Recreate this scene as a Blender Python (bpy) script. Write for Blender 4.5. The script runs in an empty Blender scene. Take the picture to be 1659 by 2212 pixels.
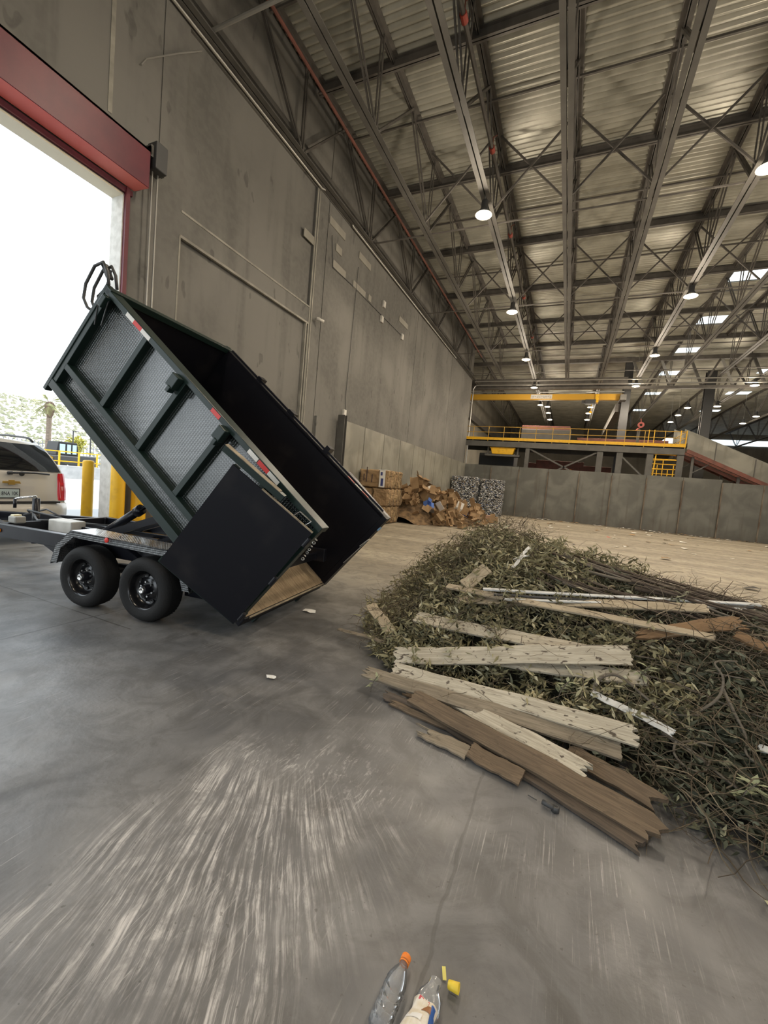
import bpy, bmesh, math, random
import numpy as np
from mathutils import Vector, Matrix
sc = bpy.context.scene
COL = sc.collection
random.seed(7); RNG = np.random.default_rng(11)

# ---------------------------------------------------------------- camera
cd = bpy.data.cameras.new('camera'); cam = bpy.data.objects.new('camera', cd); COL.objects.link(cam)
cd.sensor_fit = 'VERTICAL'; cd.sensor_height = 36.0; cd.lens = 895.0 / 2212.0 * 36.0
cd.clip_start = .05; cd.clip_end = 600
Rw = Matrix(((0.9103645, -0.1092883, 0.3991148), (0.4040511, 0.0265621, -0.9143507), (0.0893265, 0.9936551, 0.0683393)))
cam.matrix_world = Matrix.Translation((0, 0, 1.75)) @ Rw.to_4x4()
sc.camera = cam

# ---------------------------------------------------------------- sky, sun, exposure
sc.view_settings.view_transform = 'Standard'; sc.view_settings.look = 'None'
sc.view_settings.gamma = 1.0; sc.view_settings.use_curve_mapping = False
sc.view_settings.exposure = 0.55
world = bpy.data.worlds.new('sky'); sc.world = world; world.use_nodes = True
wn = world.node_tree.nodes; wl = world.node_tree.links
bg = wn['Background']
tc = wn.new('ShaderNodeTexCoord'); sp = wn.new('ShaderNodeSeparateXYZ'); cr = wn.new('ShaderNodeValToRGB')
wl.new(tc.outputs['Generated'], sp.inputs[0]); wl.new(sp.outputs[2], cr.inputs[0]); wl.new(cr.outputs[0], bg.inputs[0])
cr.color_ramp.elements[0].position = 0.0; cr.color_ramp.elements[0].color = (.90, .96, 1.0, 1)
cr.color_ramp.elements[1].position = 0.7; cr.color_ramp.elements[1].color = (.80, .91, 1.0, 1)
bg.inputs[1].default_value = 2.2
sd = bpy.data.lights.new('sun', 'SUN'); so = bpy.data.objects.new('sun', sd); COL.objects.link(so)
sd.energy = 3.2; sd.angle = math.radians(1.0); sd.color = (1, .96, .88)
so.rotation_euler = Vector((-.25, -.75, -1.0)).to_track_quat('-Z', 'Y').to_euler()
so.location = (-40, 20, 40)
LAMP_DOWN = 600.0; LAMP_UP = 230.0

# ---------------------------------------------------------------- mesh helpers
class MB:
    def __init__(s): s.v = []; s.f = []
    def quad(s, *p):
        n = len(s.v); s.v += [tuple(q) for q in p]; s.f.append(tuple(range(n, n + len(p))))
    def box(s, x0, x1, y0, y1, z0, z1):
        n = len(s.v)
        s.v += [(x, y, z) for x in (x0, x1) for y in (y0, y1) for z in (z0, z1)]
        s.f += [tuple(n + i for i in q) for q in ((0,1,3,2),(4,6,7,5),(0,4,5,1),(2,3,7,6),(0,2,6,4),(1,5,7,3))]
    def bar(s, p, q, w, h, up=(0, 0, 1)):
        p = Vector(p); q = Vector(q); d = (q - p).normalized(); u = Vector(up)
        if abs(d.dot(u)) > .98: u = Vector((0, 1, 0))
        a = d.cross(u).normalized() * (w / 2); b = a.cross(d).normalized() * (h / 2)
        n = len(s.v)
        for c in (p, q):
            s.v += [tuple(c - a - b), tuple(c + a - b), tuple(c + a + b), tuple(c - a + b)]
        s.f += [tuple(n + i for i in t) for t in ((3,2,1,0),(4,5,6,7),(0,1,5,4),(1,2,6,5),(2,3,7,6),(3,0,4,7))]
    def tube(s, pts, r, n=8, cap=True, r2=None):
        pts = [Vector(p) for p in pts]; m = len(pts); base = len(s.v); prev = None
        for i, p in enumerate(pts):
            d = (pts[min(i + 1, m - 1)] - pts[max(i - 1, 0)]).normalized()
            u = prev if prev is not None else (Vector((0, 0, 1)) if abs(d.z) < .9 else Vector((1, 0, 0)))
            a = (u - d * u.dot(d)).normalized(); prev = a; b = d.cross(a)
            rr = r if r2 is None else r + (r2 - r) * i / (m - 1)
            for k in range(n):
                t = 2 * math.pi * k / n
                s.v.append(tuple(p + a * (rr * math.cos(t)) + b * (rr * math.sin(t))))
        for i in range(m - 1):
            for k in range(n):
                k2 = (k + 1) % n
                s.f.append((base + i*n + k, base + i*n + k2, base + (i+1)*n + k2, base + (i+1)*n + k))
        if cap:
            s.f.append(tuple(base + k for k in range(n - 1, -1, -1)))
            s.f.append(tuple(base + (m - 1) * n + k for k in range(n)))
    def lathe(s, prof, n=32, M=None, closed=False):
        # prof: (radius, height) pairs, axis = local z, M maps to place
        base = len(s.v); m = len(prof); M = M or Matrix()
        for r, z in prof:
            for k in range(n):
                t = 2 * math.pi * k / n
                s.v.append(tuple(M @ Vector((r * math.cos(t), r * math.sin(t), z))))
        for i in range(m - 1 + (1 if closed else 0)):
            j = (i + 1) % m
            for k in range(n):
                k2 = (k + 1) % n
                s.f.append((base + i*n + k, base + i*n + k2, base + j*n + k2, base + j*n + k))
    def prism(s, poly, y0, y1, ax=1):
        # polygon in the other two axes, extruded along ax
        n = len(poly); b = len(s.v)
        def P(a, c, y):
            return {0: (y, a, c), 1: (a, y, c), 2: (a, c, y)}[ax]
        s.v += [P(a, c, y0) for a, c in poly] + [P(a, c, y1) for a, c in poly]
        s.f.append(tuple(range(b, b + n))); s.f.append(tuple(range(b + 2*n - 1, b + n - 1, -1)))
        for i in range(n):
            j = (i + 1) % n
            s.f.append((b + i, b + n + i, b + n + j, b + j))
    def mesh(s, name, m, smooth=False):
        me = bpy.data.meshes.new(name); me.from_pydata(s.v, [], s.f)
        bm = bmesh.new(); bm.from_mesh(me); bmesh.ops.recalc_face_normals(bm, faces=bm.faces); bm.to_mesh(me); bm.free()
        if smooth: me.polygons.foreach_set('use_smooth', [True] * len(me.polygons))
        if m: me.materials.append(m)
        return me
    def build(s, name, m, parent=None, smooth=False, bevel=0, loc=None):
        o = bpy.data.objects.new(name, s.mesh(name, m, smooth)); COL.objects.link(o)
        if parent: o.parent = parent
        if loc: o.location = loc
        if bevel:
            b = o.modifiers.new('bevel', 'BEVEL'); b.width = bevel; b.segments = 2; b.limit_method = 'ANGLE'
        return o
def fast_mesh(name, V, F, m, smooth=False):
    me = bpy.data.meshes.new(name); V = np.asarray(V, np.float32); F = np.asarray(F, np.int32); k = F.shape[1]
    me.vertices.add(len(V)); me.vertices.foreach_set('co', V.ravel())
    me.loops.add(F.size); me.loops.foreach_set('vertex_index', F.ravel())
    me.polygons.add(len(F)); me.polygons.foreach_set('loop_start', np.arange(0, F.size, k, dtype=np.int32))
    me.update(calc_edges=True); me.validate()
    if smooth: me.polygons.foreach_set('use_smooth', [True] * len(me.polygons))
    if m: me.materials.append(m)
    return me
def link(name, me, parent=None):
    o = bpy.data.objects.new(name, me); COL.objects.link(o)
    if parent: o.parent = parent
    return o
def empty(name, loc=(0, 0, 0), rz=0, parent=None):
    o = bpy.data.objects.new(name, None); COL.objects.link(o); o.location = loc; o.rotation_euler = (0, 0, rz)
    o.empty_display_size = .1
    if parent: o.parent = parent
    return o
def tag(o, label=None, cat=None, group=None, kind=None):
    if label: o['label'] = label
    if cat: o['category'] = cat
    if group: o['group'] = group
    if kind: o['kind'] = kind
    return o
def struct(o): o['kind'] = 'structure'; return o
def copy_tree(o, parent=None):
    c = o.copy(); COL.objects.link(c)
    if parent: c.parent = parent
    for ch in list(o.children):
        if ch.type != 'LIGHT': copy_tree(ch, c)
    return c
ORD = ['nearest', 'second', 'third', 'fourth', 'fifth', 'sixth', 'seventh', 'eighth', 'ninth', 'tenth', 'eleventh', 'twelfth', 'thirteenth', 'fourteenth']

# ---------------------------------------------------------------- materials
MATS = {}
def mat(name, col, rough=.6, metal=0.0, col2=None, scale=6.0, lo=.35, hi=.65, bump=0.0, bscale=None, stretch=(1, 1, 1), spec=.5, detail=4, emit=None, alpha=None, trans=0, coord='Object'):
    m = bpy.data.materials.new(name); m.use_nodes = True; nt = m.node_tree; N = nt.nodes; L = nt.links
    b = N['Principled BSDF']; b.inputs['Base Color'].default_value = (*col, 1); b.inputs['Roughness'].default_value = rough
    b.inputs['Metallic'].default_value = metal; b.inputs['Specular IOR Level'].default_value = spec
    if trans: b.inputs['Transmission Weight'].default_value = trans
    if emit: b.inputs['Emission Color'].default_value = (*emit[0], 1); b.inputs['Emission Strength'].default_value = emit[1]
    if col2 or bump:
        t = N.new('ShaderNodeTexCoord'); mp = N.new('ShaderNodeMapping'); mp.inputs['Scale'].default_value = stretch
        L.new(t.outputs[coord], mp.inputs[0])
    if col2:
        n = N.new('ShaderNodeTexNoise'); n.inputs['Scale'].default_value = scale; n.inputs['Detail'].default_value = detail
        r = N.new('ShaderNodeValToRGB'); r.color_ramp.elements[0].position = lo; r.color_ramp.elements[1].position = hi
        r.color_ramp.elements[0].color = (*col, 1); r.color_ramp.elements[1].color = (*col2, 1)
        L.new(mp.outputs[0], n.inputs[0]); L.new(n.outputs[0], r.inputs[0]); L.new(r.outputs[0], b.inputs['Base Color'])
    if bump:
        n2 = N.new('ShaderNodeTexNoise'); n2.inputs['Scale'].default_value = bscale or scale * 3; n2.inputs['Detail'].default_value = 5
        bp = N.new('ShaderNodeBump'); bp.inputs['Strength'].default_value = bump; bp.inputs['Distance'].default_value = .02
        L.new(mp.outputs[0], n2.inputs[0]); L.new(n2.outputs[0], bp.inputs['Height']); L.new(bp.outputs[0], b.inputs['Normal'])
    MATS[name] = m; return m
class NT:
    'small helper to write node maths'
    def __init__(s, m): s.N = m.node_tree.nodes; s.L = m.node_tree.links
    def v(s, x, sock):
        if isinstance(x, (int, float)): sock.default_value = x
        elif isinstance(x, tuple): sock.default_value = x if len(x) == len(sock.default_value) else (*x, 1)
        else: s.L.new(x, sock)
    def m(s, op, a, b=0.0, c=None):
        n = s.N.new('ShaderNodeMath'); n.operation = op; s.v(a, n.inputs[0]); s.v(b, n.inputs[1])
        if c is not None: s.v(c, n.inputs[2])
        return n.outputs[0]
    def ss(s, x, a, b):
        n = s.N.new('ShaderNodeMapRange'); n.interpolation_type = 'SMOOTHSTEP'; s.v(x, n.inputs[0]); n.inputs[1].default_value = a; n.inputs[2].default_value = b
        return n.outputs[0]
    def noise(s, vec, scale, detail=4, dist=0.0, rough=.5):
        n = s.N.new('ShaderNodeTexNoise'); s.L.new(vec, n.inputs[0]); n.inputs['Scale'].default_value = scale; n.inputs['Detail'].default_value = detail
        n.inputs['Distortion'].default_value = dist; n.inputs['Roughness'].default_value = rough; return n.outputs[0]
    def mapv(s, vec, scale=(1, 1, 1), rot=(0, 0, 0), loc=(0, 0, 0)):
        n = s.N.new('ShaderNodeMapping'); s.L.new(vec, n.inputs[0]); n.inputs['Scale'].default_value = scale; n.inputs['Rotation'].default_value = rot; n.inputs['Location'].default_value = loc
        return n.outputs[0]
    def mix(s, f, a, b):
        n = s.N.new('ShaderNodeMix'); n.data_type = 'RGBA'; s.v(f, n.inputs[0]); s.v(a, n.inputs[6]); s.v(b, n.inputs[7]); return n.outputs[2]
    def obj(s, out='Object'): return s.N.new('ShaderNodeTexCoord').outputs[out]
    def sep(s, vec):
        n = s.N.new('ShaderNodeSeparateXYZ'); s.L.new(vec, n.inputs[0]); return n.outputs
    def bump(s, h, strength, dist, bsdf):
        n = s.N.new('ShaderNodeBump'); n.inputs['Strength'].default_value = strength; n.inputs['Distance'].default_value = dist
        s.L.new(h, n.inputs['Height']); s.L.new(n.outputs[0], bsdf.inputs['Normal'])

def floor_material():
    m = mat('polished_concrete_floor', (.2, .19, .17), .5); b = m.node_tree.nodes['Principled BSDF']; t = NT(m)
    P = t.obj(); S = t.sep(P); X, Y = S[0], S[1]
    big = t.ss(t.noise(P, .55, 5, .6), .35, .68); mid = t.ss(t.noise(P, 2.4, 6, .8), .4, .66)
    c = t.mix(big, (.090, .089, .090), (.165, .162, .160)); c = t.mix(t.m('MULTIPLY', mid, .5), c, (.225, .220, .215))
    dark = t.ss(t.noise(t.mapv(P, loc=(7, 3, 0)), 1.6, 5, 1.2), .60, .74); c = t.mix(t.m('MULTIPLY', dark, .65), c, (.055, .050, .045))
    # tan dust over the back of the hall
    far = t.ss(t.m('ADD', Y, t.m('MULTIPLY', t.noise(P, .35, 4), 5.0)), 5.5, 12.5)
    dust = t.mix(t.ss(t.noise(t.mapv(P, (.12, .9, 1), (0, 0, .15)), 1.0, 6, .5), .38, .66), (.27, .225, .155), (.42, .36, .26))
    c = t.mix(t.m('MULTIPLY', far, .9), c, dust)
    # drag marks: thin pale streaks that run towards the tipping spot
    st = t.noise(t.mapv(P, (30, .55, 1), (0, 0, -.42)), 3.0, 9, .25, .7); st2 = t.noise(t.mapv(P, (24, .6, 1), (0, 0, .30), (3, 1, 0)), 2.6, 9, .4, .7)
    msk = t.ss(t.noise(t.mapv(P, loc=(1.3, .4, 0)), .9, 3, .5), .38, .62)
    near = t.m('SUBTRACT', 1.0, t.ss(Y, 2.2, 6.0))
    brk = t.ss(t.noise(P, 6.5, 8, .4, .7), .40, .60)
    c = t.mix(t.m('MULTIPLY', t.m('SUBTRACT', 1.0, t.ss(t.noise(t.mapv(P, loc=(4, 2, 0)), 3.2, 9, .9, .72), .38, .58)), .42), c, (.06, .056, .05))
    streak = t.m('MULTIPLY', t.m('MULTIPLY', t.m('MAXIMUM', t.ss(st, .53, .72), t.m('MULTIPLY', t.ss(st2, .58, .74), .8)), t.m('MULTIPLY', msk, brk)), near)
    c = t.mix(t.m('MULTIPLY', streak, .75), c, (.58, .56, .53))
    # chalky worn patch where loads are scraped out
    dx = t.m('ADD', X, 1.22); dy = t.m('SUBTRACT', Y, 1.45)
    el = t.m('SQRT', t.m('ADD', t.m('POWER', t.m('DIVIDE', dx, .75), 2.0), t.m('POWER', t.m('DIVIDE', dy, 1.0), 2.0)))
    el = t.m('ADD', el, t.m('MULTIPLY', t.m('SUBTRACT', t.noise(P, 2.2, 5), .5), 1.3))
    patch = t.m('SUBTRACT', 1.0, t.ss(el, .45, 1.15))
    fx = t.m('ADD', X, 2.35); fy = t.m('SUBTRACT', Y, 3.5); rad = t.m('SQRT', t.m('ADD', t.m('MULTIPLY', fx, fx), t.m('MULTIPLY', fy, fy))); ang = t.m('ARCTAN2', fy, fx)
    cb = t.N.new('ShaderNodeCombineXYZ'); t.v(t.m('ADD', t.m('MULTIPLY', ang, 44.0), t.m('MULTIPLY', t.noise(P, 1.3, 3), 2.0)), cb.inputs[0]); t.v(t.m('MULTIPLY', rad, .9), cb.inputs[1]); fan = cb.outputs[0]
    sw = t.ss(t.noise(fan, 2.6, 10, .35, .74), .44, .66)
    swirl = t.ss(t.noise(t.mapv(P, (5, 1.3, 1), (0, 0, .9), (2, 5, 0)), 3.2, 9, 2.6, .7), .50, .66)
    sw = t.mix(t.ss(Y, 1.75, 2.15), sw, swirl)
    c = t.mix(t.m('MULTIPLY', t.m('MULTIPLY', patch, t.m('ADD', .08, t.m('MULTIPLY', sw, t.m('ADD', .35, t.m('MULTIPLY', brk, .62))))), .85), c, (.64, .61, .585))
    # saw-cut joints and a crack
    def line(coord, at, w, lo, hi, other, wob=.01):
        d = t.m('ABSOLUTE', t.m('SUBTRACT', t.m('ADD', coord, t.m('MULTIPLY', t.m('SUBTRACT', t.noise(P, 5, 3), .5), wob)), at))
        k = t.m('SUBTRACT', 1.0, t.ss(d, w * .4, w)); g = t.m('MULTIPLY', t.m('GREATER_THAN', other, lo), t.m('LESS_THAN', other, hi))
        return t.m('MULTIPLY', k, g)
    j = t.m('MAXIMUM', line(Y, 2.86, .012, -8.6, -4.0, X), line(X, -4.62, .012, .5, 9.0, Y))
    j = t.m('MAXIMUM', j, t.m('MULTIPLY', line(X, -.29, .010, .9, 2.6, Y, .05), .5)); j = t.m('MAXIMUM', j, line(Y, 9.0, .012, -8.6, 20, X))
    c = t.mix(t.m('MULTIPLY', j, .7), c, (.04, .037, .033))
    specks = t.ss(t.noise(P, 38, 2), .70, .74); c = t.mix(t.m('MULTIPLY', specks, .5), c, (.06, .055, .045))
    t.L.new(c, b.inputs['Base Color'])
    r = t.m('ADD', .24, t.m('MULTIPLY', t.noise(P, 3.5, 5), .36)); r = t.m('ADD', r, t.m('MULTIPLY', far, .25)); t.L.new(r, b.inputs['Roughness'])
    t.bump(t.m('ADD', t.noise(P, 26, 5), t.m('MULTIPLY', j, -1.5)), .16, .01, b)
    return m
def concrete_wall(name, a, b2, c2, streak=True):
    m = mat(name, a, .85); b = m.node_tree.nodes['Principled BSDF']; t = NT(m); P = t.obj()
    k = t.ss(t.noise(P, .35, 6, .5), .35, .66); c = t.mix(k, a, b2)
    v = t.ss(t.noise(t.mapv(P, (1, 1.3, .12)), 1.4, 5, .3), .5, .72); c = t.mix(t.m('MULTIPLY', v, .55), c, c2)
    if streak:
        d = t.ss(t.noise(t.mapv(P, (1, 1.9, .75), loc=(0, 5, 2)), 1.5, 2, .0), .665, .70); c = t.mix(t.m('MULTIPLY', d, .55), c, tuple(x * .5 for x in a))
    f = t.ss(t.noise(P, 7, 5), .38, .64); c = t.mix(t.m('MULTIPLY', f, .3), c, b2)
    t.L.new(c, b.inputs['Base Color']); t.bump(t.noise(P, 12, 6), .12, .01, b); return m
def plate_wall(name, a, rust):
    m = mat(name, a, .55, .2); b = m.node_tree.nodes['Principled BSDF']; t = NT(m); P = t.obj(); S = t.sep(P)
    c = t.mix(t.ss(t.noise(P, .8, 6, .6), .36, .66), a, tuple(x * 1.45 for x in a))
    low = t.m('SUBTRACT', 1.0, t.ss(t.m('ADD', S[2], t.m('MULTIPLY', t.noise(t.mapv(P, (1.5, 1.5, .2)), 2, 4), 2.4)), .6, 2.6))
    c = t.mix(t.m('MULTIPLY', low, .5), c, rust)
    v = t.ss(t.noise(t.mapv(P, (2.2, 2.2, .18)), 1.6, 5), .56, .7); c = t.mix(t.m('MULTIPLY', v, .35), c, rust)
    t.L.new(c, b.inputs['Base Color']); t.bump(t.noise(P, 9, 5), .08, .01, b); return m
def wood(name, a, b2, dark=(.06, .045, .03), grain=1.0, speck=.5):
    m = mat(name, a, .8); b = m.node_tree.nodes['Principled BSDF']; t = NT(m); P = t.obj()
    g = t.noise(t.mapv(P, (1.6, 30 * grain, 30 * grain)), 2.0, 6, 1.2, .6); c = t.mix(t.ss(g, .3, .7), a, b2)
    k = t.ss(t.noise(t.mapv(P, (2.5, 60, 60)), 1.5, 3, .4), .64, .72); c = t.mix(t.m('MULTIPLY', k, .7), c, dark)
    d = t.ss(t.noise(t.mapv(P, (1, 2.2, 2.2)), 16, 4, .5), .60, .68); c = t.mix(t.m('MULTIPLY', d, speck), c, dark)
    s = t.ss(t.noise(P, 3.0, 4), .5, .75); c = t.mix(t.m('MULTIPLY', s, .35), c, tuple(x * .6 for x in a))
    t.L.new(c, b.inputs['Base Color']); t.bump(t.m('ADD', g, t.m('MULTIPLY', d, -.6)), .5, .006, b); return m
def diamond_plate(name, col, p=.052, rough=.3, metal=.0, strength=.9):
    m = mat(name, col, rough, metal, spec=.9); b = m.node_tree.nodes['Principled BSDF']; b.inputs['Coat Weight'].default_value = 1.0; b.inputs['Coat Roughness'].default_value = .14; t = NT(m); P = t.obj(); S = t.sep(P)
    u = t.m('MULTIPLY', t.m('ADD', S[0], S[1]), 2 * math.pi / p); w = t.m('MULTIPLY', S[2], 2 * math.pi / p)
    h = t.m('MULTIPLY', t.m('SINE', u), t.m('SINE', w)); h = t.m('POWER', t.m('ABSOLUTE', h), .7)
    # alternate lozenges lean opposite ways
    u2 = t.m('MULTIPLY', t.m('SUBTRACT', t.m('ADD', S[0], S[1]), S[2]), math.pi / p); h2 = t.m('SINE', u2)
    t.bump(t.m('ADD', h, t.m('MULTIPLY', h2, .25)), strength, .006, b); return m

M_FLOOR = floor_material()
M_WALL = concrete_wall('tilt_up_concrete', (.112, .107, .096), (.172, .165, .147), (.082, .078, .07))
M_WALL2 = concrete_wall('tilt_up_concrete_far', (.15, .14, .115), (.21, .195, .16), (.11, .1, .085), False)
M_TRIMLINE = mat('lit_chamfer_tone', (.30, .285, .24), .8, col2=(.2, .19, .16), scale=3)  # pale tone stands for light caught along the chamfers
M_PUSH = plate_wall('push_wall_plate', (.115, .113, .098), (.075, .06, .042))
M_PUSHC = plate_wall('push_wall_panel', (.19, .182, .15), (.12, .10, .07))
M_DECK = mat('galvanised_roof_deck', (.42, .41, .35), .38, .35, col2=(.29, .285, .24), scale=1.1)
M_STEEL = mat('dark_structural_steel', (.075, .068, .06), .6, .1, col2=(.11, .10, .088), scale=3)
M_STEELG = mat('grey_primed_steel', (.115, .11, .098), .55, .1, col2=(.085, .08, .072), scale=2)
M_RUST = mat('red_oxide_steel', (.20, .07, .05), .7, 0, col2=(.13, .055, .04), scale=3)
M_GALV = mat('galvanised_conduit', (.42, .41, .38), .35, .7)
M_RED = mat('red_paint_shaded', (.085, .006, .018), .45, 0, col2=(.12, .009, .020), scale=2)  # red paint darkened for the shade on the backlit hood face
M_DGREY = mat('dark_grey_plastic', (.05, .05, .05), .5)
M_YEL = mat('safety_yellow', (.80, .45, .008), .5, 0, col2=(.62, .33, .01), scale=5, lo=.5, hi=.75)
M_BLACK = mat('trailer_black_gloss', (.006, .0065, .010), .32, 0, spec=.35, col2=(.012, .012, .016), scale=4)
M_BLACKIN = mat('trailer_black_inside', (.004, .004, .007), .5, 0, spec=.25, col2=(.016, .015, .016), scale=2.3, lo=.55, hi=.8)
M_GREENBLK = mat('dark_green_black_paint', (.009, .021, .017), .36, 0, spec=.4)
M_DPLATE = diamond_plate('dark_diamond_plate', (.014, .020, .017), p=.062, rough=.26, metal=.0, strength=.6)
M_DPLATE2 = diamond_plate('fender_diamond_plate', (.03, .034, .036), .045, .25)
M_RUBBER = mat('tyre_rubber', (.012, .012, .012), .75, 0, bump=.2, scale=20, spec=.3)
M_RIM = mat('black_steel_rim', (.006, .006, .007), .22, 0, spec=.6)
M_SLOT = mat('rim_slot_edge', (.05, .05, .05), .15, .6)
M_CHROME = mat('chrome', (.75, .75, .73), .15, 1.0)
M_WHITEP = mat('white_plastic', (.62, .60, .55), .5, 0, col2=(.5, .48, .43), scale=6)
M_WHITET = mat('white_reflective_tape', (.75, .73, .68), .35)
M_REDT = mat('red_reflective_tape', (.62, .03, .02), .35)
M_AMBER = mat('amber_lens', (.8, .25, .02), .25)
M_BEDWOOD = wood('worn_bed_planks', (.36, .27, .165), (.22, .155, .09), speck=.25, grain=.5)
M_PLYEDGE = mat('scuffed_bare_edge', (.34, .28, .19), .7, 0, col2=(.16, .13, .09), scale=9)
M_EMIT = mat('lamp_diffuser', (1, .9, .7), .5, emit=((1, .83, .55), 14.0))
M_GLASSD = mat('dark_car_glass', (.008, .009, .010), .05, 0, spec=.8)

# ================================================================ SETTING
WX = -8.6; ZT = 14.0; ZB = 11.35; YF = 36.2
b = MB(); b.box(WX - .35, 34, -14, 84, -.3, 0); struct(b.build('floor', M_FLOOR))
M_GROUND = mat('sunlit_yard_paving', (.42, .41, .39), .8, col2=(.30, .31, .33), scale=.5, bump=.2, stretch=(.4, 1.2, 1))
b = MB(); b.box(-130, WX - .35, -60, 140, -.32, -.02); b.box(WX - .35, 90, -60, -14, -.32, -.02); b.box(34, 90, -14, 84, -.32, -.02); struct(b.build('yard', M_GROUND))

def grid_wall(name, m, ys, zs, depth, thick, hole, x=WX):
    # wall face at x facing +X; depth(y,z) pushes a cell back; hole(y,z) leaves it open
    g = MB()
    ny, nz = len(ys) - 1, len(zs) - 1
    D = [[(None if hole((ys[i] + ys[i+1]) / 2, (zs[j] + zs[j+1]) / 2) else depth((ys[i] + ys[i+1]) / 2, (zs[j] + zs[j+1]) / 2)) for j in range(nz)] for i in range(ny)]
    for i in range(ny):
        for j in range(nz):
            d = D[i][j]
            if d is None: continue
            y0, y1, z0, z1 = ys[i], ys[i+1], zs[j], zs[j+1]; xf = x - d; xb = x - thick
            g.quad((xf, y0, z0), (xf, y1, z0), (xf, y1, z1), (xf, y0, z1)); g.quad((xb, y0, z0), (xb, y0, z1), (xb, y1, z1), (xb, y1, z0))
            for di, dj in ((1, 0), (-1, 0), (0, 1), (0, -1)):
                a, c = i + di, j + dj
                o = None
                inside = 0 <= a < ny and 0 <= c < nz
                if inside: o = D[a][c]
                xo = xb if (not inside or o is None) else x - o
                if xo < xf - 1e-5:
                    if di: yy = y1 if di > 0 else y0; g.quad((xf, yy, z0), (xo, yy, z0), (xo, yy, z1), (xf, yy, z1))
                    else: zz = z1 if dj > 0 else z0; g.quad((xf, y0, zz), (xo, y0, zz), (xo, y1, zz), (xf, y1, zz))
    me = bpy.data.meshes.new(name); me.from_pydata(g.v, [], g.f); me.materials.append(m)
    return link(name, me)
def wd(y, z):
    if 6.85 < y < 11.88 and (7.43 < z < 11.25): return .07
    if 6.85 < y < 11.88 and (1.2 < z < 6.9): return .09
    if 12.62 < y < 12.68 or 6.22 < y < 6.25 or 22 < y < 22.04 or 29.5 < y < 29.54: return .02
    return 0
struct(grid_wall('wall_left', M_WALL, [-12, -7.0, -1.2, .25, 5.55, 6.22, 6.25, 6.85, 11.88, 12.62, 12.66, 22, 22.04, 29.5, 29.54, YF],
                 [0, 1.2, 6.9, 6.96, 7.43, 11.25, ZT + .25], wd, .32, lambda y, z: (.25 < y < 5.55 or -7 < y < -1.2) and z < 6.96))  # second opening, behind the camera, added for daylight on the trailer plates
b = MB(); b.box(-11.2, -10.9, YF - .3, 80, 0, 14.25); b.box(-11.2, WX - .32, YF - .3, YF - .02, 0, 14.25); struct(b.build('wall_left_rear_bay', M_WALL2))
b = MB(); b.box(-11.2, 34, 80, 80.3, 0, 14.25); struct(b.build('wall_back', M_WALL2))
b = MB(); x = -8.9
for x0, x1 in ((-8.9, -5.5), (0.5, 5.5), (11.5, 16.5), (22.5, 34)): b.box(x0, x1, -8.3, -8.0, 0, 14.25)
for x0, x1 in ((-5.5, .5), (5.5, 11.5), (16.5, 22.5)): b.box(x0, x1, -8.3, -8.0, 7.2, 14.25)
struct(b.build('wall_near', M_WALL2))  # unseen wall; door openings shaped to let daylight in low
b = MB(); b.box(34, 34.3, -8.3, 2, 0, 14.25); b.box(34, 34.3, 2, 16, 7.2, 14.25); b.box(34, 34.3, 16, 80.3, 0, 14.25); struct(b.build('wall_right', M_WALL2))  # unseen wall, mostly closed so that the lamps dominate
b = MB()   # chamfer edges of the panel formwork, light on them painted as pale bars
for y in (11.90, 12.02): b.box(WX - .06, WX + .015, y, y + .05, 3.2, 11.25)
b.box(WX - .02, WX + .012, 5.18, 5.26, 8.2, ZT); struct(b.build('trim_1', M_TRIMLINE))
b = MB(); b.box(WX - .06, WX + .012, 6.85, 11.9, 6.86, 6.92); b.box(WX - .06, WX + .012, 6.85, 11.9, 7.40, 7.45); b.box(WX - .09, WX + .008, 6.83, 6.87, 3.0, 6.9); b.box(WX - .09, WX + .008, 11.78, 11.83, 3.0, 6.9); struct(b.build('trim_2', M_TRIMLINE))
# concrete reveal of the vehicle door, paled for outside daylight, red guide angles
b = MB(); b.box(WX - .34, WX + .004, 5.535, 5.56, 0, 6.95); b.box(WX - .34, WX + .004, .24, .265, 0, 6.95); struct(b.build('trim_3', mat('daylit_door_reveal', (.72, .70, .65), .8, col2=(.58, .56, .51), scale=9)))
b = MB(); b.box(WX - .34, WX + .004, .25, 5.55, 6.93, 6.965); struct(b.build('trim_4', mat('cream_lintel', (.74, .66, .50), .7)))
b = MB()
for y0, y1 in ((5.56, 5.64), (.16, .24)): b.box(WX, WX + .07, y0, y1, 0, 7.09)
b.box(WX, WX + .05, .1, 5.7, 6.98, 7.08)
struct(b.build('door_1', M_RED))

# push walls: steel plates and panels along the bottom of the left wall and across the far end
b = MB(); y = 14.35
while y < YF - .3:
    y1 = min(y + 2.13, YF); b.box(WX, WX + .16, y, y1 - .05, 0, 4.12); y = y1
struct(b.build('wall_left_lower', M_PUSHC))
b = MB(); b.box(WX, WX + .1, 12.7, 14.15, 0, 3.95); struct(b.build('wall_left_plinth', M_WALL))
b = MB(); x = -8.45; far = []
while x < 26:
    h = 4.12 - .0 * x if x < 8 else 3.92; x1 = x + 2.28
    b.box(x, x1 - .02, YF - (0 if x < 8 else .12), YF + .3, 0, h); far.append(x1); x = x1
struct(b.build('wall_far', M_PUSH))
b = MB()
for i, x in enumerate(far[:-1]):
    b.box(x - .045, x + .03, YF - .155, YF - .1 if x > 8 else YF - .02, 0, 3.9)
struct(b.build('trim_5', mat('rusty_weld_seam', (.09, .06, .04), .8, col2=(.20, .17, .13), scale=3, stretch=(1, 1, .4))))

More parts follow.
